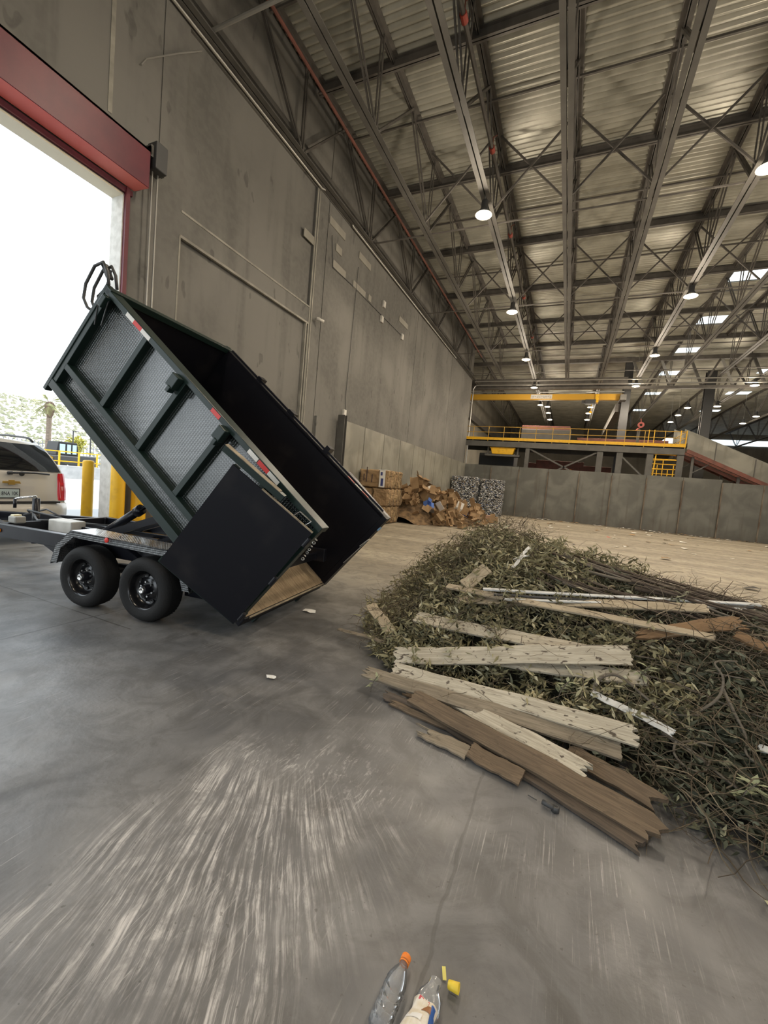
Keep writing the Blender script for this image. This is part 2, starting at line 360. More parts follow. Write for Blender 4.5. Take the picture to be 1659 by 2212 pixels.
# roof deck with ribs running across the hall; openings are left for the skylights
def deck(name, segs, y0, y1, pitch=.21, hgt=.085, z=ZT):
    prof = []; y = y0
    while y < y1:
        prof += [(y, 0), (y + .35 * pitch, 0), (y + .5 * pitch, hgt), (y + .85 * pitch, hgt)]; y += pitch
    pr = np.array(prof); n = len(pr); V = []; F = []
    for xa, xb in segs:
        k = len(V)
        for p in pr: V.append((xa, p[0], z + p[1]))
        for p in pr: V.append((xb, p[0], z + p[1]))
        F += [(k + i, k + i + 1, k + n + i + 1, k + n + i) for i in range(n - 1)]
    return V, F
V, F = [], []
SKY = [27.3, 33.0, 38.8, 45.2, 53.0, 62.0]; W_SK = 1.15
ys = [-8.0]
for s in SKY: ys += [s - W_SK / 2, s + W_SK / 2]
ys += [80.0]
for i in range(len(ys) - 1):
    segs = [(-11.1, 34)] if i % 2 == 0 else [(-11.1, 6.25), (8.1, 13.6), (15.5, 21), (23, 34)]
    v, f = deck('d', segs, ys[i], ys[i + 1]); k = len(V); V += v; F += [tuple(k + a for a in q) for q in f]
struct(link('ceiling', fast_mesh('ceiling', V, F, M_DECK)))
n_ = 0
M_SKYL = mat('fibreglass_skylight', (.85, .92, .95), .4, emit=((.8, .92, 1.0), 1.1))
for s in SKY:
    for xa, xb in ((6.25, 8.1), (13.6, 15.5), (21, 23)):
        n_ += 1; q = MB(); y = s - W_SK / 2
        while y < s + W_SK / 2 - .01:
            q.box(xa, xb, y, y + .13, ZT + .03, ZT + .05); q.box(xa, xb, y + .13, y + .19, ZT + .05, ZT + .07); y += .19
        struct(q.build('window_%d' % n_, M_SKYL))
q = MB(); q.box(13, 34, 79.9, 79.98, 12.3, 13.1); struct(q.build('window_%d' % (n_ + 1), M_SKYL))
# outer roof skin with matching openings
q = MB()
for i in range(len(ys) - 1):
    for xa, xb in ([(-11.3, 34)] if i % 2 == 0 else [(-11.3, 6.25), (8.1, 13.6), (15.5, 21), (23, 34)]):
        q.box(xa, xb, ys[i], ys[i + 1], ZT + .10, ZT + .2)
struct(q.build('roof', M_STEELG))

# ---------------------------------------------------------------- roof trusses
def make_truss(name, y0, y1, nodes):
    r = empty(name)
    t = MB()
    for sx in (-1, 1):
        t.box(sx * .015, sx * .15, y0, y1, ZT - .025, ZT - .005); t.box(sx * .015, sx * .035, y0, y1, ZT - .17, ZT - .005)
    t.build('top_chord', M_STEEL, r)
    t = MB()
    for sx in (-1, 1):
        t.box(sx * .018, sx * .15, y0, y1, ZB - .02, ZB); t.box(sx * .018, sx * .035, y0, y1, ZB, ZB + .14)
    t.build('bottom_chord', M_STEELG, r)
    def web(p, q, w=.05, gap=.045):
        a = MB()
        for sx in (-1, 1): a.bar((sx * gap, p[0], p[1]), (sx * gap, q[0], q[1]), w * .7, w)
        a.build('web_member', M_STEEL, r)
    st = nodes[1] - nodes[0]
    for i, y in enumerate(nodes):
        web((y, ZB + .05), (y, ZT - .1)); g = MB(); g.box(-.012, .012, y - .22, y + .22, ZB + .02, ZB + .3); g.build('gusset', M_STEELG, r)
        if y - st / 2 > y0: web((y - .1, ZB + .12), (y - st / 2, ZT - .1), .06)
        if y + st / 2 < y1: web((y + .1, ZB + .12), (y + st / 2, ZT - .1), .06)
    return r
NOD = [1.27 + 4.7 * k for k in range(0, 8)]
proto = make_truss('roof_truss', -4.0, YF, NOD)
XK = [-8.4 + 2.45 * k for k in range(0, 14)]
CNT = ['first', 'second', 'third', 'fourth', 'fifth', 'sixth', 'seventh', 'eighth', 'ninth', 'tenth', 'eleventh', 'twelfth', 'thirteenth', 'fourteenth']
for k, x in enumerate(XK[:11]):
    o = proto if k == 0 else copy_tree(proto)
    o.location = (x, 0, 0)
    tag(o, ('open web steel roof truss lying against the left concrete wall' if k == 0 else CNT[k] + ' open web roof truss out from the left concrete wall'), 'roof truss', 'roof trusses over the near hall')
proto2 = make_truss('roof_truss', YF + .6, 79.5, [YF + 3 + 7.0 * k for k in range(6)])
for k, x in enumerate([-8.4 + 4.9 * i for i in range(7)]):
    o = proto2 if k == 0 else copy_tree(proto2)
    o.location = (x, 0, 0)
    tag(o, CNT[k] + ' roof truss from the left in the rear bay behind the crane', 'roof truss', 'roof trusses over the rear bay')
# purlin lines under the deck
PUR = [6.6, 11.45, 16.4, 21.2, 26.0, 30.9, 35.6]
for k, y in enumerate(PUR):
    b = MB(); b.box(-8.5, 24, y - .08, y + .08, ZT - .30, ZT - .28); b.box(-8.5, 24, y - .012, y + .012, ZT - .30, ZT - .02); b.box(-8.5, 24, y - .08, y + .08, ZT - .03, ZT - .012)
    tag(b.build('roof_purlin', M_STEEL), ORD[k] + ' brown steel beam crossing under the ribbed roof deck', 'roof beam', 'cross beams under the roof deck')
for k, y in enumerate([9.1, 13.4, 18.8, 23.6, 28.4, 33.2]):
    b = MB(); b.bar((-8.5, y, ZT - .2), (24, y, ZT - .2), .06, .06)
    tag(b.build('bridging_bar', M_STEEL), ORD[k] + ' thin bridging angle tying the truss tops together', 'bridging bar', 'thin bridging angles in the roof')
for k, y in enumerate([15.5, 22.4, 29.4, 34.5]):
    b = MB(); b.bar((-8.5, y, ZB + .03), (24, y, ZB + .03), .045, .045)
    tag(b.build('bridging_rod', M_STEEL), ORD[k] + ' thin rod tying the truss bottoms together', 'bridging rod', 'thin rods along the truss bottoms')
for j, y in enumerate([14.85, 22.0, 29.2]):
    for k in range(1, 10):
        r = empty('cross_brace', (0, y, 0))
        for s, nm in ((1, 'brace_angle'), (-1, 'brace_angle')):
            a = MB(); za, zb = (ZT - .12, ZB + .1) if s > 0 else (ZB + .1, ZT - .12)
            a.bar((XK[k] + .1, s * .03, za), (XK[k + 1] - .1, s * .03, zb), .055, .055); a.build(nm, M_STEEL, r)
        tag(r, '%s row X brace between the %s and %s trusses from the wall' % (['front', 'middle', 'rear'][j], CNT[k], CNT[k + 1]), 'cross brace', 'X braces between roof trusses')
# sprinkler mains and conduits under the roof
b = MB(); b.tube([(-7.95, -3, 13.2), (-7.95, 36, 13.2)], .05, 8)
tag(b.build('sprinkler_pipe', M_RUST), 'rust brown sprinkler pipe running beside the wall truss', 'pipe')
r = empty('sprinkler_main', (-3.35, 0, 0)); b = MB(); b.tube([(0, -3, 12.5), (0, 36, 12.5)], .06, 8); b.build('pipe', M_STEEL, r)
for y in (9.7, 13.6, 18.2, 24.0, 30.0):
    b = MB(); b.tube([(0, y - .1, 12.5), (0, y + .1, 12.5)], .085, 10); b.build('red_coupling', mat('red_coupling%d' % int(y), (.35, .05, .03), .5), r)
    b = MB(); b.tube([(0, y, 12.5), (0, y, 12.85), (.12, y, 12.9)], .02, 6); b.build('sprinkler_drop', M_RUST, r)
tag(r, 'dark sprinkler main with red couplings beside the row of lamps', 'pipe')
b = MB(); b.tube([(-8.45, 7.17, 11.42), (-6.2, 7.19, 11.45), (-5.9, 7.2, 11.45), (24, 7.2, 11.45)], .045, 8)
tag(b.build('crossing_conduit', M_GALV), 'bright galvanised conduit crossing the hall at the top edge', 'conduit')
b = MB(); b.tube([(-8.52, -4, 11.28), (-8.52, 12.0, 11.28), (-8.50, 12.3, 11.40), (-8.50, 12.9, 11.42), (-8.50, 14.0, 11.42), (-8.5, 14.15, 11.3), (-8.5, 30, 11.3), (-8.48, 30.4, 11.5), (-8.48, 36, 11.5)], .035, 8)
tag(b.build('wall_conduit', M_GALV), 'long bright conduit along the top of the concrete wall', 'conduit')
b = MB(); b.box(WX, WX + .10, -8, YF, 11.75, 11.9); b.box(WX, WX + .03, -8, YF, 11.3, 11.75); struct(b.build('trim_6', M_STEELG))
b = MB(); b.tube([(-8.55, 5.75, 9.5), (-8.55, 5.85, 9.7), (-8.56, 6.5, 10.4), (-8.53, 7.1, 11.0)], .015, 6)
tag(b.build('feed_conduit', M_GALV), 'thin kinked conduit above the chain hoist box', 'conduit')
# thin wires on the left wall
b = MB(); b.tube([(-8.56, 14.9, 10.2), (-8.57, 14.9, 9.26), (-8.57, 14.75, 5.03), (-8.57, 14.85, 4.5)], .012, 6)
tag(b.build('wall_cable', M_DGREY), 'thin cable dropping down the wall to the small white box', 'cable')
b = MB(); b.tube([(-8.57, 12.9, 10.3), (-8.57, 13.1, 9.3), (-8.57, 14.6, 9.35), (-8.57, 20.0, 9.3)], .012, 6)
tag(b.build('signal_cable', M_DGREY), 'thin cable strung between the pale wall plates', 'cable')

# ---------------------------------------------------------------- lamps
def make_lamp():
    r = empty('high_bay_lamp')
    h = MB(); h.lathe([(.0, .46), (.09, .46), (.11, .42), (.11, .20), (.17, .13), (.17, .10), (.0, .10)], 24); h.build('housing', M_DGREY, r, True)
    h = MB(); h.lathe([(.12, .12), (.20, .05), (.27, .0), (.262, .0), (.19, .045), (.11, .11)], 28); h.build('reflector', M_WHITEP, r, True)
    h = MB(); h.lathe([(.0, -.055), (.10, -.05), (.19, -.03), (.255, .003)], 28); h.build('diffuser', M_EMIT, r, True)
    h = MB(); h.tube([(0, 0, .46), (0, 0, .62)], .018, 8); h.tube([(0, 0, .62), (.0, .06, .68), (0, 0, .74)], .012, 6); h.build('hanger', M_GALV, r)
    return r
lp = make_lamp(); first = True
def place_lamp(x, y, z, label, group, light=True, k=1.0, rod=0):
    global first
    o = lp if first else copy_tree(lp); first = False
    o.location = (x, y, z); tag(o, label, 'lamp', group)
    if rod:
        h = MB(); h.tube([(0, 0, .70), (0, 0, rod)], .012, 6); h.build('drop_rod', M_GALV, o)
    if light:
        for nm, kind, en, dz, sz in (('lamp_beam', 'SPOT', LAMP_DOWN * k, -.10, .24), ('lamp_spill', 'POINT', LAMP_UP * k, -1.1, .25)):
            l = bpy.data.lights.new(nm, kind); l.energy = en; l.color = (1, .86, .68); l.shadow_soft_size = sz
            if kind == 'SPOT': l.spot_size = math.radians(165); l.spot_blend = .6
            q = bpy.data.objects.new(nm, l); COL.objects.link(q); q.parent = o; q.location = (0, 0, dz)
for k, (x, y) in enumerate([(-3.5, 13.95), (-3.5, 21.6), (-3.5, 29.2), (-3.5, 36.7)]):
    place_lamp(x, y, 10.75, CNT[k] + ' high bay lamp from the camera in the left lamp row', 'lit high bay lamps of the near hall', True, 1.0, 3.25 if y > 36 else 0)
for k, (x, y) in enumerate([(3.87, 14.3), (3.87, 21.8), (3.87, 29.8), (3.85, 37.2)]):
    place_lamp(x, y, 10.9, CNT[k] + ' high bay lamp from the camera in the middle lamp row', 'lit high bay lamps of the near hall', True, 1.0, 3.1 if y > 36 else 0)
for k, (x, y) in enumerate([(11.3, 22), (11.3, 29.6), (11.1, 37.3)]):
    place_lamp(x, y, 10.9, 'high bay lamp of the right lamp row, %s one in depth' % ['nearest', 'middle', 'farthest'][k], 'lit high bay lamps of the near hall')
for k, (x, y) in enumerate([(-3.5, 6.3), (3.87, 6.3), (11.3, 6.3), (11.3, 14.0), (-3.5, -1.4), (3.87, -1.4), (11.3, -1.4)]):  # last row unseen behind the camera, added for highlights on trailer plates
    place_lamp(x, y, 10.9, 'lit high bay lamp hanging above the near floor, outside the view', 'lamps overhead out of view', True, .6)
FARL = [(-3.5, 44.8), (-2.87, 45.6), (-2.9, 48.9), (1.08, 45.7), (1.04, 48.8), (1.07, 52.7), (9.0, 45.6), (11.0, 44.9), (9.03, 49.2), (9.14, 53.1), (15.1, 49.3), (15.3, 53.1), (-2.9, 53)]
for k, (x, y) in enumerate(FARL):
    place_lamp(x, y, 11.0, 'small distant lamp %s in the rear bay' % ['left of the hanging crane sign', 'right of the crane sign', 'below the crane sign', 'under the crane hoist', 'second below the crane hoist', 'third below the crane hoist', 'just right of the big column', 'high up at the right, nearer of its pair', 'second in line right of the big column', 'third in line right of the big column', 'near the right edge, upper of two', 'near the right edge, lower of two', 'lowest under the crane sign'][k], 'distant lamps of the rear bay', True, .6, 3.02)

# ================================================================ DOOR HOOD AND HOIST
def arc(cx, cy, r, a0, a1, n): return [(cx + r * math.cos(math.radians(a0 + (a1 - a0) * i / n)), cy + r * math.sin(math.radians(a0 + (a1 - a0) * i / n))) for i in range(n + 1)]
r = empty('door_hood', (WX, 2.9, 0))
b = MB(); b.box(.0, .36, -3.1, 2.91, 7.84, 7.88); b.box(.32, .36, -3.1, 2.91, 7.17, 7.88); b.box(.0, .34, 2.87, 2.91, 7.17, 7.86); b.box(.0, .34, -3.1, -3.06, 7.17, 7.86); b.build('hood_casing', M_RED, r)
b = MB(); b.quad((.36, -3.1, 7.16), (.36, 2.91, 7.16), (.06, 2.82, 7.10), (.06, -3.1, 7.10)); b.quad((.36, -3.1, 7.18), (.06, -3.1, 7.12), (.06, 2.82, 7.12), (.36, 2.91, 7.18)); b.build('hood_underside', mat('red_paint_daylit', (.80, .16, .13), .5, col2=(.85, .24, .20), scale=1.5), r)  # same red paint, paled to imitate daylight from outside
b = MB(); b.box(.02, .30, -3.0, 2.8, 7.22, 7.8); b.build('rolled_curtain', M_DGREY, r)
tag(r, 'red steel roller door hood across the top of the bright vehicle doorway', 'door hood')
r = empty('chain_hoist', (WX, 6.02, 7.90))
b = MB(); b.box(.14, .42, -.13, .13, -.30, .22); b.build('operator_box', M_DGREY, r, bevel=.02)
b = MB(); b.box(.0, .14, -.16, .20, .05, .12); b.box(.0, .14, -.16, .20, -.22, -.15); b.box(.16, .34, -.19, -.12, -.1, .12); b.box(.2, .3, .12, .16, -.28, .3); b.build('mounting_bracket', M_STEELG, r)
b = MB(); b.tube([(.28, -.12, .0), (.28, -.20, .0)], .035, 10); b.lathe([(0, -.01), (.10, -.01), (.10, .01), (0, .01)], 20, Matrix.Translation((.28, -.18, 0)) @ Matrix.Rotation(math.pi/2, 4, 'X')); b.build('drive_sprocket', M_STEEL, r)
for s in (-.07, .05):
    b = MB(); b.tube([(.24, s, -.30), (.24, s + .02, -7.0)], .016, 6); b.build('chain_strand', M_GALV, r)
b = MB(); b.tube([(.24, -.05, -7.0), (.24, -.03, -7.08), (.24, .04, -7.08), (.24, .07, -7.0)], .016, 6); b.build('chain_loop', M_GALV, r)
tag(r, 'black chain hoist box with long hanging chain beside the red door hood', 'chain hoist')

# ================================================================ WALL FITTINGS
M_PATCH = mat('pale_wall_plate', (.27, .255, .215), .7, col2=(.23, .215, .18), scale=2)
for i, (y0, y1, z) in enumerate([(12.69, 13.79, 10.73), (11.3, 11.86, 9.52), (13.21, 13.63, 10.08), (13.1, 14.02, 9.46), (14.92, 15.98, 10.70), (14.63, 15.7, 9.46), (15.98, 16.25, 9.52), (19.4, 20.6, 9.98)]):
    b = MB(); b.box(WX - .002, WX + .03, y0, y1, z - .13, z + .13)
    tag(b.build('wall_plate', M_PATCH, bevel=.006), ['upper left long pale plate near the pilaster', 'short pale plate left of the pilaster', 'small square plate right of the pilaster, middle row', 'long pale plate right of the pilaster, lower row', 'upper pale plate, second long one from the pilaster', 'lower pale plate at the cable, second long one', 'tiny pale plate right after the second lower plate', 'pale plate farthest from the vehicle door'][i] + ' on the concrete wall', 'wall plate', 'pale plates high on the left wall')
for i, (y, z, lab) in enumerate([(17.5, 9.85, 'upper small white junction box high on the concrete wall'), (17.4, 9.15, 'small white junction box just below another, high on the wall'), (19.9, 9.25, 'small white junction box at the end of the wall cable'), (14.72, 4.42, 'small white box at the top of the grey steel post')]):
    r = empty('junction_box', (WX, y, z)); b = MB(); b.box(0, .09, -.11, .11, -.14, .14); b.build('box_body', M_WHITEP, r, bevel=.01)
    b = MB(); b.box(.09, .10, -.08, .08, -.11, .11); b.build('cover', M_WHITEP, r); tag(r, lab, 'junction box')
r = empty('security_camera', (WX, 12.32, 7.22)); b = MB(); b.tube([(.0, 0, 0), (.12, 0, 0), (.18, .02, -.03)], .025, 8); b.build('bracket', M_WHITEP, r)
b = MB(); b.tube([(.12, -.12, -.06), (.26, .12, -.09)], .05, 12); b.build('camera_body', M_WHITEP, r, True); tag(r, 'small white security camera on the concrete pilaster', 'camera')
r = empty('steel_post', (WX + .30, 14.20, 0)); b = MB(); b.box(-.15, .15, -.1, -.08, 0, 4.25); b.box(-.15, .15, .08, .1, 0, 4.25); b.box(-.01, .01, -.08, .08, 0, 4.25); b.build('h_section', M_STEELG, r); b = MB(); b.box(-.18, .2, -.14, .13, 0, .02); b.build('base_plate', M_STEELG, r)
tag(r, 'grey steel post at the near end of the wall panels', 'post')

# ================================================================ TRAILER
YAW = math.radians(6); TU = Vector((math.cos(YAW), math.sin(YAW), 0)); TN = Vector((-math.sin(YAW), math.cos(YAW), 0)); TP = Vector((-4.013, 3.05, 0))
T = empty('dump_trailer', TP, YAW)
tag(T, 'black tandem axle dump trailer with its box tipped up, parked through the doorway', 'trailer')
# frame
b = MB()
for y in (.34, 1.92): b.box(-3.05, 1.15, y - .04, y + .04, .56, .74)
b.box(-3.09, -3.01, .30, 1.96, .56, .74)
for x in (-2.1, -1.3, -.5, .3, 1.0): b.box(x - .03, x + .03, .38, 1.88, .58, .68)
b.bar((-5.0, 1.13, .62), (-3.0, .38, .66), .08, .15); b.bar((-5.0, 1.13, .62), (-3.0, 1.88, .66), .08, .15)
b.box(-3.05, -.9, .95, 1.01, .62, .72); b.box(-3.05, -.9, 1.25, 1.31, .62, .72)
b.build('frame', M_BLACK, T, bevel=.008)
b = MB(); b.box(-5.28, -4.9, 1.06, 1.20, .56, .68); b.lathe([(0, 0), (.07, 0), (.075, .05), (.05, .09), (0, .10)], 16, Matrix.Translation((-5.3, 1.13, .56))); b.build('coupler', M_BLACK, T, bevel=.01)
b = MB(); b.prism([(-2.15, .56), (-1.75, .56), (-1.6, .40), (-1.75, .40)], .32, .36); b.box(-.45, -.25, .3, .38, .40, .56); b.bar((-.98, .34, .46), (-.98, .34, .58), .05, .1, (1, 0, 0)); b.bar((-.08, .34, .46), (-.08, .34, .58), .05, .1, (1, 0, 0)); b.bar((-1.45, .34, .44), (-.52, .34, .49), .06, .04); b.bar((-.52, .34, .49), (.38, .34, .44), .06, .04)
b.box(.2, .7, .30, .5, .28, .56); b.build('spring_hangers', M_BLACK, T)
for x in (-1.01, -.09):
    b = MB(); b.tube([(x, .15, .36), (x, 2.1, .36)], .045, 10); b.build('axle', M_BLACK, T)
# fender: flat diamond plate top with folded ends and a side lip
for y0, y1, ly in ((-.0, .30, 0), (1.96, 2.26, 2.24)):
    prof = [(-1.52, .47), (-1.44, .70), (-1.20, .885), (.20, .845), (.47, .66), (.53, .44)]
    b = MB(); n = len(prof)
    poly = prof + [(x, z - .02) for x, z in reversed(prof)]
    b.prism(poly, y0, y1); lip = prof + [(prof[i][0] * .985 - .012, prof[i][1] - .075) for i in range(n - 2, 0, -1)]
    b2 = [prof[0], prof[1], prof[2], prof[3], prof[4], prof[5], (.44, .44), (.38, .62), (.16, .77), (-1.16, .81), (-1.36, .66), (-1.42, .47)]
    b.prism(b2, ly, ly + .02); b.build('fender', M_DPLATE2, T)
b = MB(); b.bar((-.62, .12, .86), (-.45, .30, .60), .05, .02, (1, 0, 0)); b.build('fender_brace', M_BLACK, T)
# wheels
def wheel(x, y, flip, spin):
    M0 = Matrix.Translation((x, y, .36)) @ Matrix.Rotation(math.pi / 2 if not flip else -math.pi / 2, 4, 'X') @ Matrix.Rotation(spin, 4, 'Z')
    t = MB(); t.lathe([(.215, .0), (.235, .012), (.28, .022), (.325, .012), (.348, -.02), (.357, -.05), (.357, -.18), (.348, -.21), (.30, -.235), (.215, -.22)], 56, M0)
    for k in range(56):   # tread blocks
        a = 2 * math.pi * k / 56
        for w0, w1, da in ((-.06, -.045, 0), (-.10, -.075, .05), (-.15, -.125, 0), (-.19, -.17, .05)):
            ca, sa = math.cos(a + da), math.sin(a + da); ta = .028
            P = [M0 @ Vector((rr * math.cos(a + da + s), rr * math.sin(a + da + s), w)) for rr, s, w in ((.362, -ta, w0), (.362, ta, w0), (.362, ta, w1), (.362, -ta, w1))]
            t.quad(*P)
    o = t.build('wheel', M_RUBBER, T, True)
    t = MB(); t.lathe([(.216, .003), (.206, -.004), (.200, -.02), (.188, -.05), (.18, -.085), (.15, -.10), (.115, -.085), (.105, -.075), (.055, -.07), (.0, -.07)], 48, M0)
    t.build('rim', M_RIM, o, True)
    for k in range(8):
        t = MB(); a = 2 * math.pi * (k + .5) / 8
        m2 = M0 @ Matrix.Translation((.145 * math.cos(a), .145 * math.sin(a), -.094)) @ Matrix.Rotation(a, 4, 'Z') @ Matrix.Diagonal((.8, 1.25, 1, 1))
        t.lathe([(.0, .0), (.021, .0), (.026, .008), (.021, .004)], 14, m2); t.build('vent_hole', M_SLOT, o, True)
    t = MB(); t.lathe([(.052, -.07), (.05, -.01), (.044, .012), (.0, .014)], 20, M0); t.build('hub', M_BLACK, o, True)
    t = MB(); t.lathe([(.034, .012), (.034, .022), (.024, .024), (.022, .014), (.0, .014)], 20, M0); t.build('hub_ring', M_CHROME, o, True)
    for k in range(6):
        a = 2 * math.pi * k / 6; t = MB()
        t.lathe([(.0, -.045), (.011, -.045), (.013, -.072)], 6, M0 @ Matrix.Translation((.080 * math.cos(a), .080 * math.sin(a), 0))); t.build('lug_nut', M_CHROME, o)
wheel(-1.01, .0, False, .2); wheel(-.09, .0, False, .7); wheel(-1.01, 2.26, True, 0); wheel(-.09, 2.26, True, 0)
# lift gear, jack, boxes
def part_tube(name, pts, rr, m, parent=T, n=14): 
    t = MB(); t.tube(pts, rr, n); return t.build(name, m, parent, True)
cy = part_tube('hydraulic_cylinder', [(-2.15, 1.13, .62), (-1.42, 1.13, 1.07)], .06, M_BLACK)
part_tube('cylinder_rod', [(-1.42, 1.13, 1.07), (-1.16, 1.13, 1.23)], .03, M_CHROME, cy); part_tube('cylinder_gland', [(-1.5, 1.13, 1.02), (-1.41, 1.13, 1.076)], .075, M_BLACK, cy)
b = MB(); b.bar((-1.9, .98, .66), (-.85, .98, 1.02), .05, .10); b.bar((-1.9, 1.28, .66), (-.85, 1.28, 1.02), .05, .10); b.bar((-.85, .98, 1.02), (.5, .98, .72), .05, .10); b.bar((-.85, 1.28, 1.02), (.5, 1.28, .72), .05, .10); b.build('scissor_arms', M_BLACK, T)
b = MB(); b.bar((-.9, .7, .62), (-.3, .7, .88), .05, .05); b.bar((-1.0, 1.6, .62), (-.2, 1.6, .9), .05, .05); b.build('safety_prop', M_BLACK, T)
jk = part_tube('tongue_jack', [(-3.58, 1.13, .30), (-3.58, 1.13, 1.02)], .05, M_BLACK)
b = MB(); b.tube([(-3.58, 1.13, 1.02), (-3.58, 1.13, 1.05), (-3.70, .98, 1.02), (-3.74, .93, 1.00)], .016, 8); b.build('crank_arm', M_CHROME, jk, True)
part_tube('crank_handle', [(-3.74, .93, 1.0), (-3.74, .93, .86)], .022, M_BLACK, jk)
b = MB(); b.box(-2.80, -2.33, .80, 1.02, .62, .80); b.build('battery_box', M_WHITEP, T, bevel=.02)
b = MB(); b.box(-3.02, -2.86, .42, .56, .74, .84); b.build('pump_cover', mat('dusty_grey_cover', (.30, .29, .26), .5), T, bevel=.02)
b = MB(); b.box(-3.0, -2.92, .44, .54, .82, .86); b.build('cream_lamp', mat('cream_lens', (.8, .72, .45), .3), T, bevel=.01)
for x, z in ((-2.96, .65), (-.62, .845)):
    y = .295 if z < .7 else -.012
    b = MB(); b.lathe([(0, .0), (.028, 0), (.028, .012), (.0, .02)], 16, Matrix.Translation((x, y, z)) @ Matrix.Rotation(math.pi/2, 4, 'X')); b.build('marker_light', M_AMBER if z < .7 else M_REDT, T)
for k, pts in enumerate([[(-3.5, 1.1, .75), (-3.35, .95, .80), (-3.1, .85, .74), (-2.9, .9, .76)], [(-3.6, 1.05, .8), (-3.4, .9, .86), (-3.1, 1.1, .78), (-2.6, 1.1, .74), (-2.0, 1.2, .76)], [(-3.9, 1.15, .72), (-3.6, 1.3, .84), (-3.2, 1.25, .76)]]):
    part_tube('hose', pts, .014, M_DGREY, n=6)

# --- the tipped box: local x = from front to rear, z = up the side, root at the front lower corner
A = math.radians(39.6); BL, BH, Y0, Y1 = 3.74, 1.39, .12, 2.20
BED = MB(); BED.box(.0, BL, .25, Y1 - .1, -.02, .012)
bed = BED.build('dump_box', M_BEDWOOD, T); bed.location = (-1.82, 0, 2.585); bed.rotation_euler = (0, A, 0)
def bp(name, mb, m, **k): return mb.build(name, m, bed, **k)
b = MB(); b.box(.02, BL - .02, .25, Y1 - .1, -.10, -.02)
for y in (.62, 1.62): b.box(.0, BL, y, y + .08, -.26, -.10)
for k in range(9): b.box(.1 + k * .44, .16 + k * .44, .26, Y1 - .12, -.09, -.03)
bp('box_underframe', b, M_GREENBLK)
b = MB(); b.box(.03, BL - .03, .20, .225, .0, BH - .02); bp('side_panel', b, M_DPLATE)
b = MB(); b.box(.05, BL - .03, .225, .235, .0, BH - .02); bp('side_lining', b, M_BLACKIN)
b = MB(); b.box(.0, BL, Y0 - .01, .23, -.02, .085); bp('bottom_rail', b, M_GREENBLK, bevel=.008)
b = MB(); b.box(.05, BL - .05, Y0, .21, .29, .365); bp('middle_rail', b, M_GREENBLK, bevel=.006)
b = MB(); b.box(.0, BL, Y0 - .01, .26, BH - .065, BH); bp('top_rail', b, M_GREENBLK, bevel=.006)
for s in (.035, .80, 1.525, 2.25, 2.975, 3.70):
    b = MB(); b.box(s - .035, s + .035, Y0, .21, (.365 if .1 < s < 3.6 else .0), BH - .05); bp('side_post', b, M_GREENBLK, bevel=.005)
b = MB(); b.box(.0, .05, .2, Y1, -.04, BH); bp('front_wall', b, M_BLACKIN)
b = MB(); b.box(-.03, .07, .11, Y1 + .01, BH - .06, BH + .015); b.box(-.05, .0, .11, .19, -.1, BH + .02); b.box(-.05, .0, Y1 - .06, Y1 + .02, -.1, BH + .02); bp('front_frame', b, M_GREENBLK, bevel=.005)
b = MB(); b.box(.03, BL, Y1 - .10, Y1 - .075, .0, BH - .02); bp('far_side_wall', b, M_BLACKIN)
b = MB(); b.box(.0, BL, Y1 - .10, Y1 + .02, BH - .05, BH); b.box(.0, BL, Y1 - .07, Y1 + .02, -.02, .085)
for s in (.035, .80, 1.525, 2.25, 2.975, 3.70): b.box(s - .035, s + .035, Y1 - .08, Y1 + .01, .08, BH - .05)
bp('far_rails', b, M_BLACKIN)
b = MB(); b.box(BL - .06, BL + .02, .22, Y1 - .08, -.12, -.0); b.box(BL - .05, BL + .03, Y1 - .12, Y1 + .03, -.05, BH); bp('rear_sill', b, M_BLACKIN, bevel=.006)
b = MB(); b.bar((BL + .02, .3, .0), (BL + .02, Y1 - .1, .0), .02, .02); bp('worn_sill_edge', b, M_PLYEDGE)
# stake pockets and tape on the near top rail
for s in (1.47, 2.28):
    b = MB(); b.box(s - .05, s + .06, Y0 - .09, Y0, BH - .20, BH - .05); b.box(s + .0, s + .05, Y0 - .10, Y0 - .02, BH - .25, BH - .18); bp('stake_pocket', b, M_GREENBLK, bevel=.008)
b = MB(); b.box(.06, .13, Y0 - .07, Y0, BH - .20, BH - .06); bp('stake_pocket', b, M_GREENBLK, bevel=.008)
for k, (s, ln, m) in enumerate([(.42, .14, M_WHITET), (.56, .15, M_REDT), (.71, .16, M_WHITET), (1.62, .2, M_WHITET), (1.82, .14, M_REDT), (2.0, .14, M_REDT), (2.62, .15, M_WHITET), (2.78, .16, M_REDT), (2.94, .16, M_WHITET)]):
    if k in (3, 4): continue
    b = MB(); b.box(s, s + ln, Y0 - .013, Y0 - .009, BH - .058, BH - .012); bp('reflective_tape', b, m)
for k, (s, m) in enumerate([(2.9, M_REDT), (3.06, M_WHITET), (3.2, M_REDT)]):
    b = MB(); b.box(s, s + .14, Y1 - .06, Y1 + .024, BH, BH + .003); bp('reflective_tape', b, m)
b = MB(); b.bar((.1, Y1 - .06, BH + .03), (BL - .1, Y1 - .06, BH + .03), .03, .03); b.box(1.5, 1.62, Y1 - .08, Y1 + .06, BH - .04, BH + .06); b.box(2.35, 2.43, Y1 - .08, Y1 + .06, BH - .04, BH + .10); b.box(.75, .83, Y1 - .08, Y1 + .06, BH - .04, BH + .07); bp('far_tarp_rail', b, M_BLACK)
